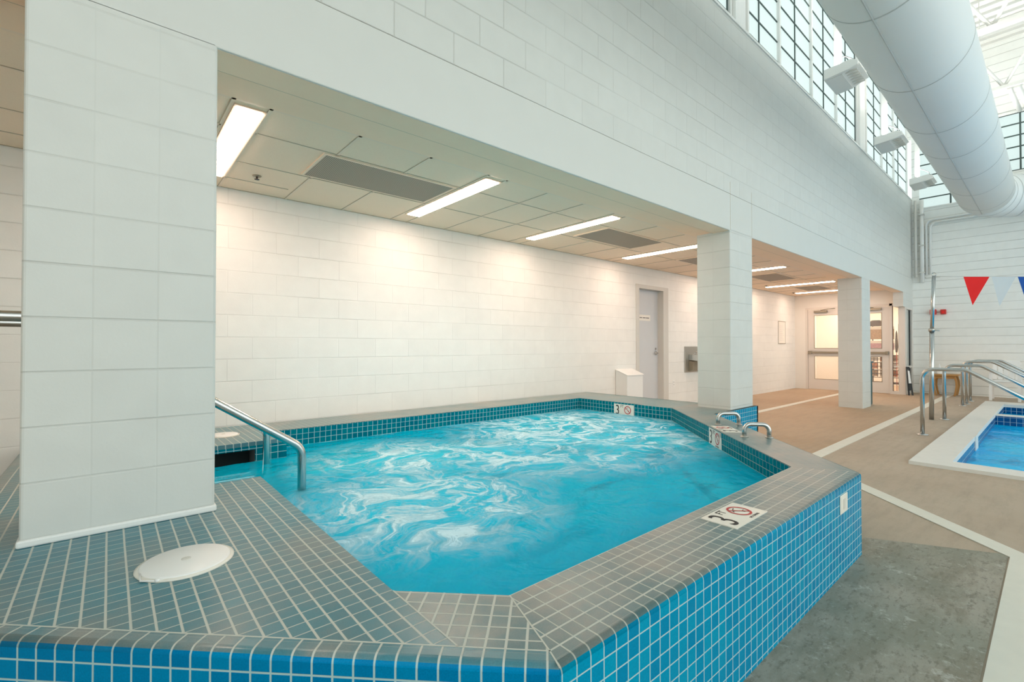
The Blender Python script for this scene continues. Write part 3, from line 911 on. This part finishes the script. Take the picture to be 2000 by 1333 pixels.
# lids on the deck
def lid(cx, cy, r, label, keyhole=True):
    t = thing('skimmer_lid', label, 'lid', (cx, cy, ZT), 'round white skimmer lids')
    obj('collar', lathe(bm_new(), [(r+0.012, ZT), (r+0.012, ZT+0.004), (r+0.002, ZT+0.006)], cx, cy, 56), M['ceramic'], t)
    obj('cover', lathe(bm_new(), [(r, ZT+0.003), (r, ZT+0.008), (r-0.004, ZT+0.011), (0.0201, ZT+0.012), (0.02, ZT+0.012)], cx, cy, 56), M['white_plastic'], t)
    if r > 0.12:
        obj('pull_cord', TUBE([(cx-0.125, cy-0.03, ZT+0.010), (cx-0.125, cy-0.075, ZT+0.004), (cx-0.085, cy-0.105, ZT+0.004), (cx-0.045, cy-0.115, ZT+0.004), (cx+0.01, cy-0.122, ZT+0.010)], 0.0028, 8), M['white_plastic'], t)
        obj('cord_bead', lathe(bm_new(), [(0.003, ZT+0.001), (0.007, ZT+0.004), (0.007, ZT+0.008), (0.003, ZT+0.011)], cx-0.085, cy-0.105, 12), M['white_plastic'], t)
    obj('finger_hole', lathe(bm_new(), [(0.014, ZT+0.0115), (0.014, ZT+0.0135), (0.010, ZT+0.0135)], cx, cy, 20), M['offwhite'], t)
    return t
lid(0.203, 1.932, 0.128, 'round white skimmer lid on the tiled deck in front of the large column')
lid(0.715, 4.47, 0.105, 'round white skimmer lid on the far deck beside the back wall')

# stainless handrails at the spa steps
def spa_rail(y, label):
    t = thing('handrail', label, 'handrail', (0.90, y, 0.325), 'stainless rails of the spa steps')
    path = round_path([(-0.95, y, 0.477), (-0.95, y, 1.345), (-0.20, y, 1.345), (0.905, y, 0.585), (0.905, y, -0.5)], 0.11, 10)
    obj('tube', TUBE(path, 0.0245, 18), M['steel'], t)
    return t
spa_rail(3.04, 'stainless handrail of the spa steps nearer the camera, bent down into the water')
spa_rail(3.90, 'stainless handrail of the spa steps behind the nearer one, close to the skimmer mouth')

# short grab bars on the angled coping
def grab(p, q, label):
    (x0, y0), (x1, y1) = p, q
    t = thing('grab_bar', label, 'grab bar', ((x0+x1)/2, (y0+y1)/2, ZT), 'short stainless grab bars on the coping')
    path = round_path([(x0, y0, ZT), (x0, y0, ZT+0.105), (x1, y1, ZT+0.105), (x1, y1, ZT)], 0.055, 8)
    obj('tube', TUBE(path, 0.017, 16), M['steel'], t)
    for (x, y) in (p, q):
        obj('foot_flange', lathe(bm_new(), [(0.03, ZT), (0.03, ZT+0.005), (0.018, ZT+0.010)], x, y, 20), M['steel_dull'], t)
grab((4.315, 2.065), (4.475, 1.945), 'short stainless grab bar on the spa coping nearer the column')
grab((3.895, 1.650), (4.012, 1.505), 'short stainless grab bar on the spa coping farther from the column, to its right')

# ------------------------------------------------------------------ back wall: door, drinking fountain, bin, outlet, notice
dr = struct('door_1', bm_new_box := BX(7.27, 8.065, 5.04, 5.085, 0.012, 2.265), M['door_grey'])
df = bm_new()
box(df, DX0, 7.27, YW-0.015, 5.10, 0, DZ1); box(df, 8.065, DX1, YW-0.015, 5.10, 0, DZ1); box(df, 7.27, 8.065, YW-0.015, 5.10, 2.27, DZ1)
obj('door_frame', df, M['door_frame'], dr)
lv = bm_new(); tube(lv, [(7.985, 5.04, 1.08), (7.985, 4.985, 1.08), (7.87, 4.985, 1.08)], 0.009, 10)
hb = obj('lever_handle', lv, M['steel'], dr)
rs = bm_new(); tube(rs, [(7.985, 5.041, 1.08), (7.985, 5.025, 1.08)], 0.035, 18); tube(rs, [(7.985, 5.041, 1.16), (7.985, 5.03, 1.16)], 0.022, 14)
obj('lock_rose', rs, M['steel'], dr)
sg = bm_new(); box(sg, 7.42, 7.80, 5.033, 5.04, 1.69, 1.80)
sp = obj('sign_plate', sg, M['paper'], dr)
tx = bm_new()
for (x0, x1) in ((7.45, 7.53), (7.55, 7.64), (7.655, 7.76)): box(tx, x0, x1, 5.0315, 5.0335, 1.735, 1.755)
obj('faded_lettering', tx, M['ink_grey'], sp)
hg = bm_new()
for z in (0.3, 1.15, 2.0): box(hg, 7.262, 7.278, 5.02, 5.042, z, z+0.1)
obj('hinge', hg, M['steel_dull'], dr)

t = thing('drinking_fountain', 'stainless steel wall drinking fountain beside the second column', 'drinking fountain', (9.2, 4.92, 0.68))
bm = BX(8.86, 9.62, 4.905, 4.93, 0.68, 1.205); obj('back_panel', bm, M['steel_dull'], t)
bm = bm_new(); extrude_dir(bm, [(9.0, 4.905, 0.92), (9.0, 4.62, 0.90), (9.0, 4.62, 1.02), (9.0, 4.905, 1.05)], (0.5, 0, 0)); bevel(bm, 0.012, 2)
obj('basin', bm, M['steel'], t)
bm = bm_new(); extrude_dir(bm, [(9.0, 4.905, 0.70), (9.0, 4.82, 0.72), (9.0, 4.82, 0.90), (9.0, 4.905, 0.92)], (0.5, 0, 0))
obj('lower_cover', bm, M['bronze'], t)
bm = TUBE(round_path([(9.12, 4.84, 1.03), (9.12, 4.84, 1.09), (9.12, 4.78, 1.10)], 0.02), 0.008, 8); obj('spout', bm, M['steel'], t)

t = thing('slant_top_bin', 'white slant-topped bin standing against the back wall beside the grey door', 'bin', (6.81, 4.8, 0.0))
bm = bm_new(); extrude_dir(bm, [(6.58, 4.69, 0), (6.58, 4.925, 0), (6.58, 4.925, 0.80), (6.58, 4.69, 0.715)], (0.46, 0, 0)); bevel(bm, 0.006, 2)
obj('body', bm, M['white_plastic'], t)
bm = bm_new(); extrude_dir(bm, [(6.57, 4.675, 0.712), (6.57, 4.926, 0.803), (6.57, 4.926, 0.818), (6.57, 4.675, 0.727)], (0.48, 0, 0)); bevel(bm, 0.004, 1)
obj('lid', bm, M['white_plastic'], t)

t = thing('wall_outlet', 'small white electrical outlet low on the back wall right of the grey door', 'outlet', (8.45, 4.93, 0.47))
bm = BX(8.41, 8.49, 4.924, 4.93, 0.41, 0.53); bevel(bm, 0.003, 1); obj('cover_plate', bm, M['white_plastic'], t)
for z in (0.44, 0.49):
    obj('socket', BX(8.435, 8.465, 4.921, 4.925, z, z+0.025), M['offwhite'], t)

t = thing('wall_notice', 'white framed notice on the back wall between the second and third columns', 'notice', (14.02, 4.92, 1.6))
obj('sheet', BX(13.80, 14.26, 4.918, 4.926, 1.30, 1.88), M['paper'], t)
bm = bm_new()
for (a, b_, c, d) in ((13.78, 14.28, 1.28, 1.30), (13.78, 14.28, 1.88, 1.90), (13.78, 13.80, 1.30, 1.88), (14.26, 14.28, 1.30, 1.88)): box(bm, a, b_, 4.912, 4.93, c, d)
obj('frame', bm, M['door_frame'], t)
for z in (1.28, 1.884): obj('edge_strip', BX(13.78, 14.28, 4.910, 4.914, z, z+0.016), M['bronze'], t)
bm = bm_new()
for k in range(9): box(bm, 13.86, 14.20-0.05*(k % 3), 4.9165, 4.9185, 1.36+k*0.05, 1.372+k*0.05)
obj('faint_text_lines', bm, M['offwhite'], t)

# ------------------------------------------------------------------ far glass doors
def glass_door(name, y0, y1, hinge_side):
    f = bm_new(); X0, X1 = XV+0.02, XV+0.065
    st = 0.155
    box(f, X0, X1, y0, y0+st, 0.01, 2.235); box(f, X0, X1, y1-st, y1, 0.01, 2.235)
    box(f, X0, X1, y0+st, y1-st, 0.01, 0.29); box(f, X0, X1, y0+st, y1-st, 0.94, 1.15); box(f, X0, X1, y0+st, y1-st, 2.08, 2.235)
    d = struct(name, f, M['alu'])
    for z0, z1 in ((0.29, 0.94), (1.15, 2.08)):
        obj('glass_pane', BX(X0+0.016, X1-0.016, y0+st, y1-st, z0, z1), M['glass'], d)
        g = bm_new()
        box(g, X0-0.004, X0+0.004, y0+st, y1-st, z0, z0+0.012); box(g, X0-0.004, X0+0.004, y0+st, y1-st, z1-0.012, z1)
        box(g, X0-0.004, X0+0.004, y0+st, y0+st+0.012, z0, z1); box(g, X0-0.004, X0+0.004, y1-st-0.012, y1-st, z0, z1)
        obj('glazing_bead', g, M['bronze'], d)
    bm = bm_new(); box(bm, X0-0.06, X0-0.02, y0+0.04, y1-0.01, 1.015, 1.065)
    box(bm, X0-0.07, X0, y0+0.02, y0+0.08, 1.00, 1.08); box(bm, X0-0.07, X0, y1-0.10, y1-0.01, 1.00, 1.08)
    bevel(bm, 0.004, 1)
    obj('panic_bar', bm, M['bronze'], d)
    c = bm_new()
    ya, yb = (y1-0.48, y1-0.16) if hinge_side > 0 else (y0+0.16, y0+0.48)
    box(c, X0-0.06, X0, ya, yb, 2.15, 2.205)
    cc = obj('door_closer', c, M['bronze'], d)
    ar = bm_new(); ym = (ya+yb)/2
    tube(ar, [(X0-0.03, ym, 2.21), (X0-0.16, ym-0.22*hinge_side, 2.235), (X0-0.02, ym-0.34*hinge_side, 2.25)], 0.010, 8)
    obj('closer_arm', ar, M['bronze'], cc)
    return d
glass_door('door_2', 3.69, 4.60, 1)
glass_door('door_3', 2.765, 3.675, -1)
fr = bm_new()
box(fr, XV, XV+0.10, 4.605, 4.66, 0, 2.30); box(fr, XV, XV+0.10, YB+0.2, 4.605, 2.245, 2.30); box(fr, XV, XV+0.10, 2.705, 2.762, 0, 2.30)
box(fr, XV, XV+0.10, YB+0.004, 2.585, 0, 2.2); box(fr, XV, XV+0.10, 2.585, 2.705, 0, 0.075); box(fr, XV, XV+0.10, 2.585, 2.705, 0.68, 0.715)
struct('trim_4', fr, M['alu'])
sl = struct('window_6', BX(XV+0.04, XV+0.05, 2.585, 2.705, 0.075, 2.245), M['glass'])
bm = bm_new(); box(bm, XV-0.003, XV+0.012, 2.690, 2.705, 0.075, 2.245); obj('glazing_bead', bm, M['brown'], sl)
# side glazing in the plane of the hall wall
sw = struct('window_7', BX(15.20, 15.72, YB+0.04, YB+0.05, 0.06, 2.15), M['glass_grey'])
bm = bm_new(); box(bm, 15.72, 15.84, YB+0.03, YB+0.06, 0.06, 2.15); obj('dark_gap', bm, M['dark'], sw)
bm = bm_new()
box(bm, XV+0.10, 15.20, YB-0.005, YB+0.10, 0, 2.2); box(bm, 15.84, XE, YB-0.005, YB+0.10, 0, 2.2)
box(bm, 15.20, 15.84, YB-0.005, YB+0.10, 0, 0.06); box(bm, 15.20, 15.84, YB-0.005, YB+0.10, 2.15, 2.2); box(bm, 15.20, 15.84, YB-0.005, YB+0.03, 0.66, 0.71)
obj('window_frame', bm, M['alu'], sw)

# things seen through the doors
t = thing('brochure_rack', 'brochure rack with printed sheets seen through the right glass door', 'rack', (15.9, 3.1, 0.0))
bm = bm_new()
for y in (2.72, 3.0, 3.28, 3.56): box(bm, 15.86, 15.90, y-0.01, y+0.01, 0.0, 1.80)
for k in range(7): box(bm, 15.83, 15.90, 2.70, 3.58, 0.36+k*0.10, 0.375+k*0.10)
for k in range(12): box(bm, 15.835, 15.845, 2.72+k*0.075, 2.728+k*0.075, 0.36, 0.96)
box(bm, 15.80, 16.2, 2.70, 3.58, 0.20, 0.24)
obj('wire_frame', bm, M['brown'], t)
k = 0
for zi in range(3):
    for yi in range(4):
        y = 2.74+yi*0.21
        mt = ('orange', 'paper', 'tanprint')[k % 3]; k += 1
        obj('brochure', BX(15.85, 15.858, y, y+0.17, 0.40+zi*0.2, 0.56+zi*0.2), M[mt], t)
for (y0, y1, z0, z1, mt, lb) in ((2.80, 3.62, 1.40, 1.74, 'tanprint', 'tan printed poster seen through the right glass door, above the mauve one'),
                                 (2.80, 3.62, 1.12, 1.36, 'pink', 'mauve printed poster seen through the right glass door')):
    t = thing('poster', lb, 'poster', (15.82, 3.2, z0))
    obj('sheet', BX(15.80, 15.806, y0, y1, z0, z1), M[mt], t)
    obj('heading_strip', BX(15.797, 15.801, y0, y1, z1-0.07, z1), M['paper'], t)
t = thing('dark_display', 'dark domed display behind the right glass door, above the posters', 'display', (15.9, 3.15, 1.76))
bm = bm_new(); extrude_dir(bm, [(15.85, 3.0+0.0, 1.76), (15.85, 3.42, 1.76), (15.85, 3.38, 1.86), (15.85, 3.28, 1.92), (15.85, 3.12, 1.92), (15.85, 3.03, 1.84)], (0.18, 0, 0))
obj('hood', bm, M['brown'], t)
t = thing('long_umbrella', 'dark slim upright item seen through the narrow side light', 'umbrella', (15.6, 2.72, 0.0))
bm = bm_new(); lathe(bm, [(0.006, 1.62), (0.02, 1.55), (0.035, 1.2), (0.02, 1.05)], 15.6, 2.72, 14); obj('canopy', bm, M['brown'], t)
bm = bm_new(); lathe(bm, [(0.007, 1.05), (0.007, 0.0)], 15.6, 2.72, 10); obj('shaft', bm, M['red'], t)
# lamp of the entry room
la = bpy.data.lights.new('entry_lamp', 'AREA'); la.shape = 'RECTANGLE'; la.size = 1.6; la.size_y = 1.2; la.energy = 55; la.color = (1, 0.84, 0.66)
lo = bpy.data.objects.new('entry_lamp', la); COL.objects.link(lo); lo.location = (16.6, 3.5, 2.6)

# ------------------------------------------------------------------ air duct
R = 0.45; DY, DZ = 0.968, 4.52
XEL = 15.2
du = thing('air_duct', 'large round pale grey air duct hung under the roof, turning right at the end', 'duct', (8, DY, DZ))
RE = 0.90
bm = bm_new()
tube(bm, [(-2.6, DY, DZ), (XEL-RE, DY, DZ)], R, 56, caps=True)
obj('straight_run', bm, M['duct'], du)
bm = bm_new()
RE = 0.90
arc = [(XEL-RE+RE*math.sin(a), DY-RE+RE*math.cos(a), DZ) for a in [PI/2*k/14 for k in range(15)]]
tube(bm, arc+[(XEL, -6, DZ)], R, 56)
obj('elbow', bm, M['duct'], du)
for x in (1.2, 3.1, 5.05, 6.8, 8.4, 9.7, 11.05, 12.4, 13.9):
    obj('seam_ring', TUBE([(x-0.009, DY, DZ), (x+0.009, DY, DZ)], R+0.002, 56), M['duct_seam'], du)
sa = math.radians(-83)
obj('lengthwise_seam', TUBE([(-2.5, DY+R*math.cos(sa), DZ+R*math.sin(sa)), (XEL-RE, DY+R*math.cos(sa), DZ+R*math.sin(sa))], 0.007, 8), M['duct_seam'], du)
for k in (3, 6, 9, 12):
    sm = bm_new()
    a = PI/2*k/14
    c = Vector((XEL-RE+RE*math.sin(a), DY-RE+RE*math.cos(a), DZ)); tt = Vector((math.cos(a), -math.sin(a), 0))*0.010
    tube(sm, [c-tt, c+tt], R+0.002, 56)
    obj('elbow_seam', sm, M['duct_seam'], du)
for x in (2.0, 4.9, 7.8, 10.7, 13.4):
    obj('hanger_rod', TUBE([(x, DY, DZ+R), (x, DY, 8.44)], 0.006, 6), M['joist'], du)

# roof joists
def joist(x, label):
    t = thing('roof_joist', label, 'joist', (x, 0, 6.9), 'white open web joists under the roof')
    bm = bm_new()
    for s in (-1, 1): box(bm, x+s*0.035-0.03, x+s*0.035+0.03, -8.8, YB, 6.88, 6.95)
    obj('bottom_chord', bm, M['joist'], t)
    bm = bm_new(); box(bm, x-0.07, x+0.07, -8.8, YB, 8.34, 8.43); obj('top_chord', bm, M['joist'], t)
    bm = bm_new()
    y = 2.2; k = 0
    while y > -8:
        tube(bm, [(x, y, 6.93), (x, y-0.75, 8.38)], 0.03, 8); tube(bm, [(x, y-0.75, 8.38), (x, y-1.5, 6.93)], 0.03, 8)
        y -= 1.5
    obj('web_member', bm, M['joist'], t)
joist(14.9, 'white open web roof joist nearest the far end wall')
joist(11.95, 'white open web roof joist second from the far end wall')
br = thing('roof_brace', 'pair of white steel struts dropping from the far joist to the end window', 'brace', (14.9, 0.55, 6.7))
obj('strut', TUBE([(14.9, 0.62, 6.88), (15.9, 0.50, 6.66)], 0.045, 8), M['joist'], br)
obj('strut', TUBE([(14.9, 0.50, 6.88), (15.9, 0.36, 6.66)], 0.055, 8), M['joist'], br)

# uplights on the hall wall
def uplight(x, z, label, L=0.62):
    t = thing('uplight', label, 'light fixture', (x, 2.0, z), 'white uplights under the clerestory')
    y0, y1 = 1.80, 2.22
    bm = bm_new(); extrude_dir(bm, [(x, y1, z), (x, y1, z+0.15), (x, y0+0.08, z+0.17), (x, y0, z+0.12), (x, y0, z+0.06), (x, y0+0.10, z+0.03)], (0.05, 0, 0)); bevel(bm, 0.006, 1)
    obj('end_cap', bm, M['white_paint'], t)
    bm = bm_new(); extrude_dir(bm, [(x+0.05, y1, z), (x+0.05, y1, z+0.10), (x+0.05, y0+0.2, z+0.12), (x+0.05, y0+0.2, z+0.015)], (L-0.05, 0, 0))
    obj('housing', bm, M['white_paint'], t)
    bm = bm_new(); extrude_dir(bm, [(x+0.05, y0+0.2, z+0.02), (x+0.05, y0+0.2, z+0.12), (x+0.05, y0+0.02, z+0.16), (x+0.05, y0, z+0.10)], (L-0.05, 0, 0))
    o = obj('lamp_tray', bm, M['white_paint'], t)
    g = bm_new()
    for k in range(6): box(g, x+0.09+k*0.085, x+0.115+k*0.085, y0+0.03, y0+0.19, z+0.03, z+0.05)
    obj('cooling_rib', g, M['offwhite'], o)
    lamp = bpy.data.lights.new('uplight_lamp', 'AREA'); lamp.shape = 'RECTANGLE'; lamp.size = 0.45; lamp.size_y = 0.25; lamp.energy = 33; lamp.spread = 2.2; lamp.color = (1.0, 0.95, 0.87)
    lo = bpy.data.objects.new('uplight_lamp', lamp); COL.objects.link(lo); lo.parent = t
    lo.location = (0.33, 0.03, 0.185); lo.rotation_euler = (PI+0.5, 0, 0)
    obj('cable', TUBE(round_path([(x+0.30, 1.93, z+0.12), (x+0.36, 1.90, z+0.30), (x+0.31, 2.05, z+0.42), (x+0.33, 2.11, z+0.36)], 0.05, 5), 0.007, 6), M['black'], t)
    obj('stem', BX(x+0.24, x+0.32, 2.07, 2.15, z+0.08, 8.44), M['white_paint'], t)
uplight(8.02, 5.165, 'white uplight fixture under the duct, nearest of the three')
uplight(10.96, 5.02, 'white uplight fixture under the duct, middle one of the three')
uplight(14.2, 4.99, 'white uplight fixture near the far corner above the wall pipes')

# wall pipes at the far corner
t = thing('downpipe', 'white vertical pipe pair in the far corner of the hall', 'pipe', (15.9, 2.3, 2.85))
obj('pipe', TUBE([(15.92, 2.245, 2.86), (15.92, 2.245, 5.0)], 0.045, 14), M['white_paint'], t)
obj('pipe', TUBE([(15.86, 2.36, 3.0), (15.86, 2.36, 5.0)], 0.028, 12), M['offwhite'], t)
bm = bm_new()
for z in (3.1, 3.8, 4.6): box(bm, 15.86, 15.985, 2.19, 2.30, z, z+0.03)
obj('clip', bm, M['offwhite'], t)
t = thing('conduit_loop', 'white double conduit bending along the far end wall under the duct', 'pipe', (15.95, 2.1, 3.05))
for d in (0.0, 0.075):
    p = round_path([(15.96, 2.16-d, 3.05), (15.96, 2.16-d, 4.46-d), (15.96, -2.5, 4.46-d)], 0.14, 8)
    obj('conduit', TUBE(p, 0.024, 12), M['white_paint'], t)
p = round_path([(15.96, 2.185, 2.99), (15.96, 2.175, 2.97), (15.96, 1.90, 2.97)], 0.05, 5)
obj('link_pipe', TUBE(p, 0.014, 10), M['offwhite'], t)

# ------------------------------------------------------------------ swimming pool
pool = thing('swimming_pool', 'blue swimming pool with broad white coping at the right edge', 'pool', (10, -1, 0))
CO = 0.035
cp = bm_new()
PY0 = -8.5
prism(cp, [(PX0, PY0), (QX0, PY0), (QX0, QY1), (PX0, PY1)], -0.02, CO)
prism(cp, [(PX0, PY1), (QX0, QY1), (QX1, QY1), (PX1, PY1)], -0.02, CO)
prism(cp, [(PX1, PY1), (QX1, QY1), (QX1, PY0), (PX1, PY0)], -0.02, CO)
bmesh.ops.remove_doubles(cp, verts=cp.verts, dist=1e-4)
obj('coping', cp, M['coping'], pool)
ln = bm_new()
box(ln, QX0-0.03, QX0, PY0, QY1+0.03, -1.3, -0.021); box(ln, QX1, QX1+0.03, PY0, QY1+0.03, -1.3, -0.021)
obj('side_wall', ln, M['pool_tile'], pool)
ln = bm_new(); box(ln, QX0, QX1, QY1, QY1+0.03, -1.3, -0.021)
obj('side_wall', ln, M['pool_tile_x'], pool)
obj('pool_floor', BX(QX0, QX1, PY0, QY1, -1.35, -1.3), M['pool_basin'], pool)
dv = bm_new(); box(dv, 11.72, 11.90, PY0, QY1, -1.3, 0.0)
obj('dividing_wall', dv, M['pool_tile'], pool)
obj('divider_cap', BX(11.70, 11.95, PY0, QY1, 0.0, 0.012), M['coping'], pool)
obj('wall_plate', BX(8.55, 8.85, QY1-0.008, QY1+0.002, -0.25, CO), M['coping'], pool)
tag(water_mesh('pool_water', [(QX0, PY0), (QX1, PY0), (QX1, QY1), (QX0, QY1)], -0.15, 0.18, 0.008, M['pool_water'], 9.0, 1.6), 'rippled bright blue water in the swimming pool at right', 'water', kind='stuff')

# pool handrails
def pool_rail(x, label, y0=1.2, top=0.90, end=(-1.4, -0.48)):
    t = thing('pool_handrail', label, 'handrail', (x, y0, 0), 'stainless handrails at the pool edge')
    path = round_path([(x, y0, 0), (x, y0, top), (x, 0.76, top), (x, end[0], end[1])], 0.13, 8)
    obj('tube', TUBE(path, 0.0245, 16), M['steel'], t)
    obj('base_flange', lathe(bm_new(), [(0.065, 0.0), (0.065, 0.008), (0.03, 0.018)], x, y0, 24), M['steel'], t)
    return t
pr = pool_rail(8.43, 'stainless pool handrail nearest the spa, in front of the others')
dup(pr, (10.45, 1.21, 0), 'stainless pool handrail second from the spa')
dup(pr, (13.15, 1.25, 0), 'stainless pool handrail third from the spa')
dup(pr, (13.58, 1.23, 0), 'stainless pool handrail fourth from the spa, close behind the third')
pool_rail(14.37, 'farthest stainless pool handrail, nearest the white chair', 1.24, 0.90, (-0.65, 0.0))

# pennant stanchion
t = thing('stanchion_pole', 'tall slim stainless pole holding the pennant line beside the pool', 'pole', (10.3, 1.35, 0))
obj('lower_tube', TUBE([(10.3, 1.352, 0), (10.3, 1.337, 1.50)], 0.032, 16), M['steel'], t)
obj('upper_tube', TUBE([(10.3, 1.337, 1.46), (10.3, 1.305, 2.37)], 0.026, 16), M['steel'], t)
bm = bm_new(); tube(bm, [(10.3, 1.338, 1.455), (10.3, 1.338, 1.505)], 0.042, 16); tube(bm, [(10.3, 1.338, 1.48), (10.3, 1.24, 1.47)], 0.012, 8)
obj('clamp', bm, M['steel_dull'], t)
bm = bm_new(); tube(bm, [(10.3, 1.303+0.028*math.cos(2*PI*k/16), 2.395+0.028*math.sin(2*PI*k/16)) for k in range(16)], 0.006, 8, closed=True)
obj('top_ring', bm, M['steel'], t)
LZ = lambda y: 2.318-0.113*(0.957-y) if y > -0.5 else 2.153+0.05*math.cos((y+0.5)*1.2)-0.05
tag(obj('pennant_line', TUBE([(10.3, 1.28-4.5*k/18, LZ(1.28-4.5*k/18)+0.004) for k in range(19)], 0.005, 6), M['rope']),
    'thin white line strung from the pole across the pool', 'rope')
def pennant(y0, y1, mat, label, h=0.46):
    bm = bm_new(); x = 10.3
    pts = [(x, y0, LZ(y0)), (x, y1, LZ(y1)), (x, (y0+y1)/2+0.045, LZ(y0)-h)]
    n = 8
    extrude_dir(bm, [(x-0.002, p[1], p[2]) for p in pts], (0.004, 0, 0))
    tag(obj('pennant', bm, M[mat]), label, 'pennant', 'pennants on the line over the pool')
pennant(0.952, 0.662, 'red_flag', 'red triangular pennant hanging from the line over the pool')
pennant(0.640, 0.385, 'white_flag', 'white triangular pennant between the red and the blue ones')
pennant(0.365, 0.075, 'blue_flag', 'blue triangular pennant cut by the right edge of the photo')

# ------------------------------------------------------------------ end wall things
for (ya, yb, za, zb, lb) in ((1.98, 2.10, 2.02, 2.15, 'red fire alarm box on the end wall, partly behind the pole'), (1.795, 1.90, 2.02, 2.14, 'red fire alarm horn on the end wall right of the pole')):
    t = thing('fire_alarm', lb, 'fire alarm', (15.95, (ya+yb)/2, za), 'red alarms on the end wall')
    bm = BX(15.90, 16.0, ya, yb, za, zb); bevel(bm, 0.01, 2); obj('housing', bm, M['red'], t)
    obj('face_panel', BX(15.892, 15.901, ya+0.03, yb-0.03, za+0.03, zb-0.05), M['white_plastic'] if ya > 1.9 else M['red_flag'], t)
tag(obj('alarm_conduit', TUBE([(15.97, 1.98, 2.09), (15.97, 1.90, 2.09)], 0.01, 8), M['offwhite']), 'short conduit linking the two red alarm boxes', 'pipe')

# small wooden table
t = thing('wooden_table', 'small honey coloured wooden table against the end wall', 'table', (15.7, 1.77, 0))
bm = BX(15.44, 15.95, 1.53, 2.03, 0.485, 0.525); bevel(bm, 0.008, 2); obj('tabletop', bm, M['wood'], t)
bm = bm_new()
box(bm, 15.48, 15.51, 1.59, 1.97, 0.42, 0.485); obj('apron', bm, M['wood'], t)
for y, s in ((1.59, -1), (1.97, 1)):
    for x in (15.47, 15.88):
        bm = bm_new()
        prof = [(0.0, 0.485), (0.035, 0.36), (0.04, 0.24), (0.02, 0.10), (0.0, 0.0)]
        pts = [(x, y+s*a, z) for a, z in prof]+[(x, y+s*(a-0.04), z) for a, z in reversed(prof)]
        extrude_dir(bm, pts, (0.05, 0, 0)); obj('leg', bm, M['wood'], t)
t = thing('paper_cone', 'small white pointed cone standing on the wooden table', 'cone', (15.65, 1.90, 0.525))
obj('shell', lathe(bm_new(), [(0.085, 0.525), (0.08, 0.54), (0.012, 0.76), (0.004, 0.77)], 15.65, 1.90, 20), M['white_plastic'], t)

# white plastic armchair
t = thing('plastic_chair', 'white plastic armchair against the end wall beyond the pool', 'chair', (15.2, 0.75, 0))
x0, x1, y0, y1 = 14.95, 15.42, 0.50, 0.99
bm = BX(x0, x1, y0, y1, 0.41, 0.44); bevel(bm, 0.012, 2); obj('seat', bm, M['white_plastic'], t)
bm = bm_new()
for k in range(5): extrude_dir(bm, [(x1-0.02, y0+0.03+k*0.09, 0.46), (x1-0.02, y0+0.10+k*0.09, 0.46), (x1+0.05, y0+0.10+k*0.09, 0.84), (x1+0.05, y0+0.03+k*0.09, 0.84)], (0.02, 0, 0.0))
extrude_dir(bm, [(x1+0.04, y0, 0.80), (x1+0.04, y1, 0.80), (x1+0.055, y1-0.04, 0.89), (x1+0.055, y0+0.04, 0.89)], (0.025, 0, 0))
obj('backrest', bm, M['white_plastic'], t)
for y in (y0, y1-0.05):
    bm = bm_new(); box(bm, x0, x1+0.03, y, y+0.05, 0.62, 0.65); bevel(bm, 0.01, 2); obj('armrest', bm, M['white_plastic'], t)
    bm = bm_new(); extrude_dir(bm, [(x0-0.02, y, 0), (x0+0.03, y, 0), (x0+0.07, y, 0.63), (x0+0.01, y, 0.63)], (0, 0.05, 0)); obj('leg', bm, M['white_plastic'], t)
    bm = bm_new(); extrude_dir(bm, [(x1+0.06, y, 0), (x1+0.10, y, 0), (x1+0.05, y, 0.63), (x1-0.01, y, 0.63)], (0, 0.05, 0)); obj('leg', bm, M['white_plastic'], t)

# folded floor sign leaning by the side glazing
t = thing('folded_floor_sign', 'folded black floor sign with a white panel leaning by the glass doors', 'sign', (14.98, 2.36, 0))
FA, FB = Vector((14.95, 2.384, 0)), Vector((15.026, 2.319, 0))
TA, TB = Vector((15.025, 2.436, 0.70)), Vector((15.066, 2.402, 0.70))
NS = Vector((-0.62, -0.76, 0)).normalized()
def board(f0, f1, e0, e1, lift, th, mat, nm):
    q = []
    for f, e in ((f0, e0), (f0, e1), (f1, e1), (f1, e0)):
        a, b_ = FA.lerp(TA, f), FB.lerp(TB, f)
        q.append(a.lerp(b_, e)+NS*lift)
    bm = bm_new(); extrude_dir(bm, q, NS*th); obj(nm, bm, mat, t)
board(0.0, 1.0, -0.12, 0.22, 0.0, 0.018, M['black'], 'leg')
board(0.0, 1.0, 0.78, 1.12, 0.0, 0.018, M['black'], 'leg')
board(0.42, 0.86, 0.16, 0.9, 0.019, 0.006, M['white_plastic'], 'panel')
board(0.20, 0.42, 0.16, 0.9, 0.019, 0.006, M['black'], 'lower_panel')
board(0.90, 1.0, -0.12, 1.12, 0.019, 0.006, M['black'], 'top_bar')

# teal bin beside the third column
t = thing('teal_bin', 'dark teal bin just showing behind the right edge of the third column', 'bin', (11.98, 2.62, 0))
bm = BX(11.76, 12.06, 2.50, 2.80, 0, 0.86); bevel(bm, 0.02, 2); obj('body', bm, M['teal'], t)
bm = BX(11.75, 12.07, 2.49, 2.81, 0.86, 0.90); bevel(bm, 0.012, 2); obj('lid', bm, M['teal'], t)
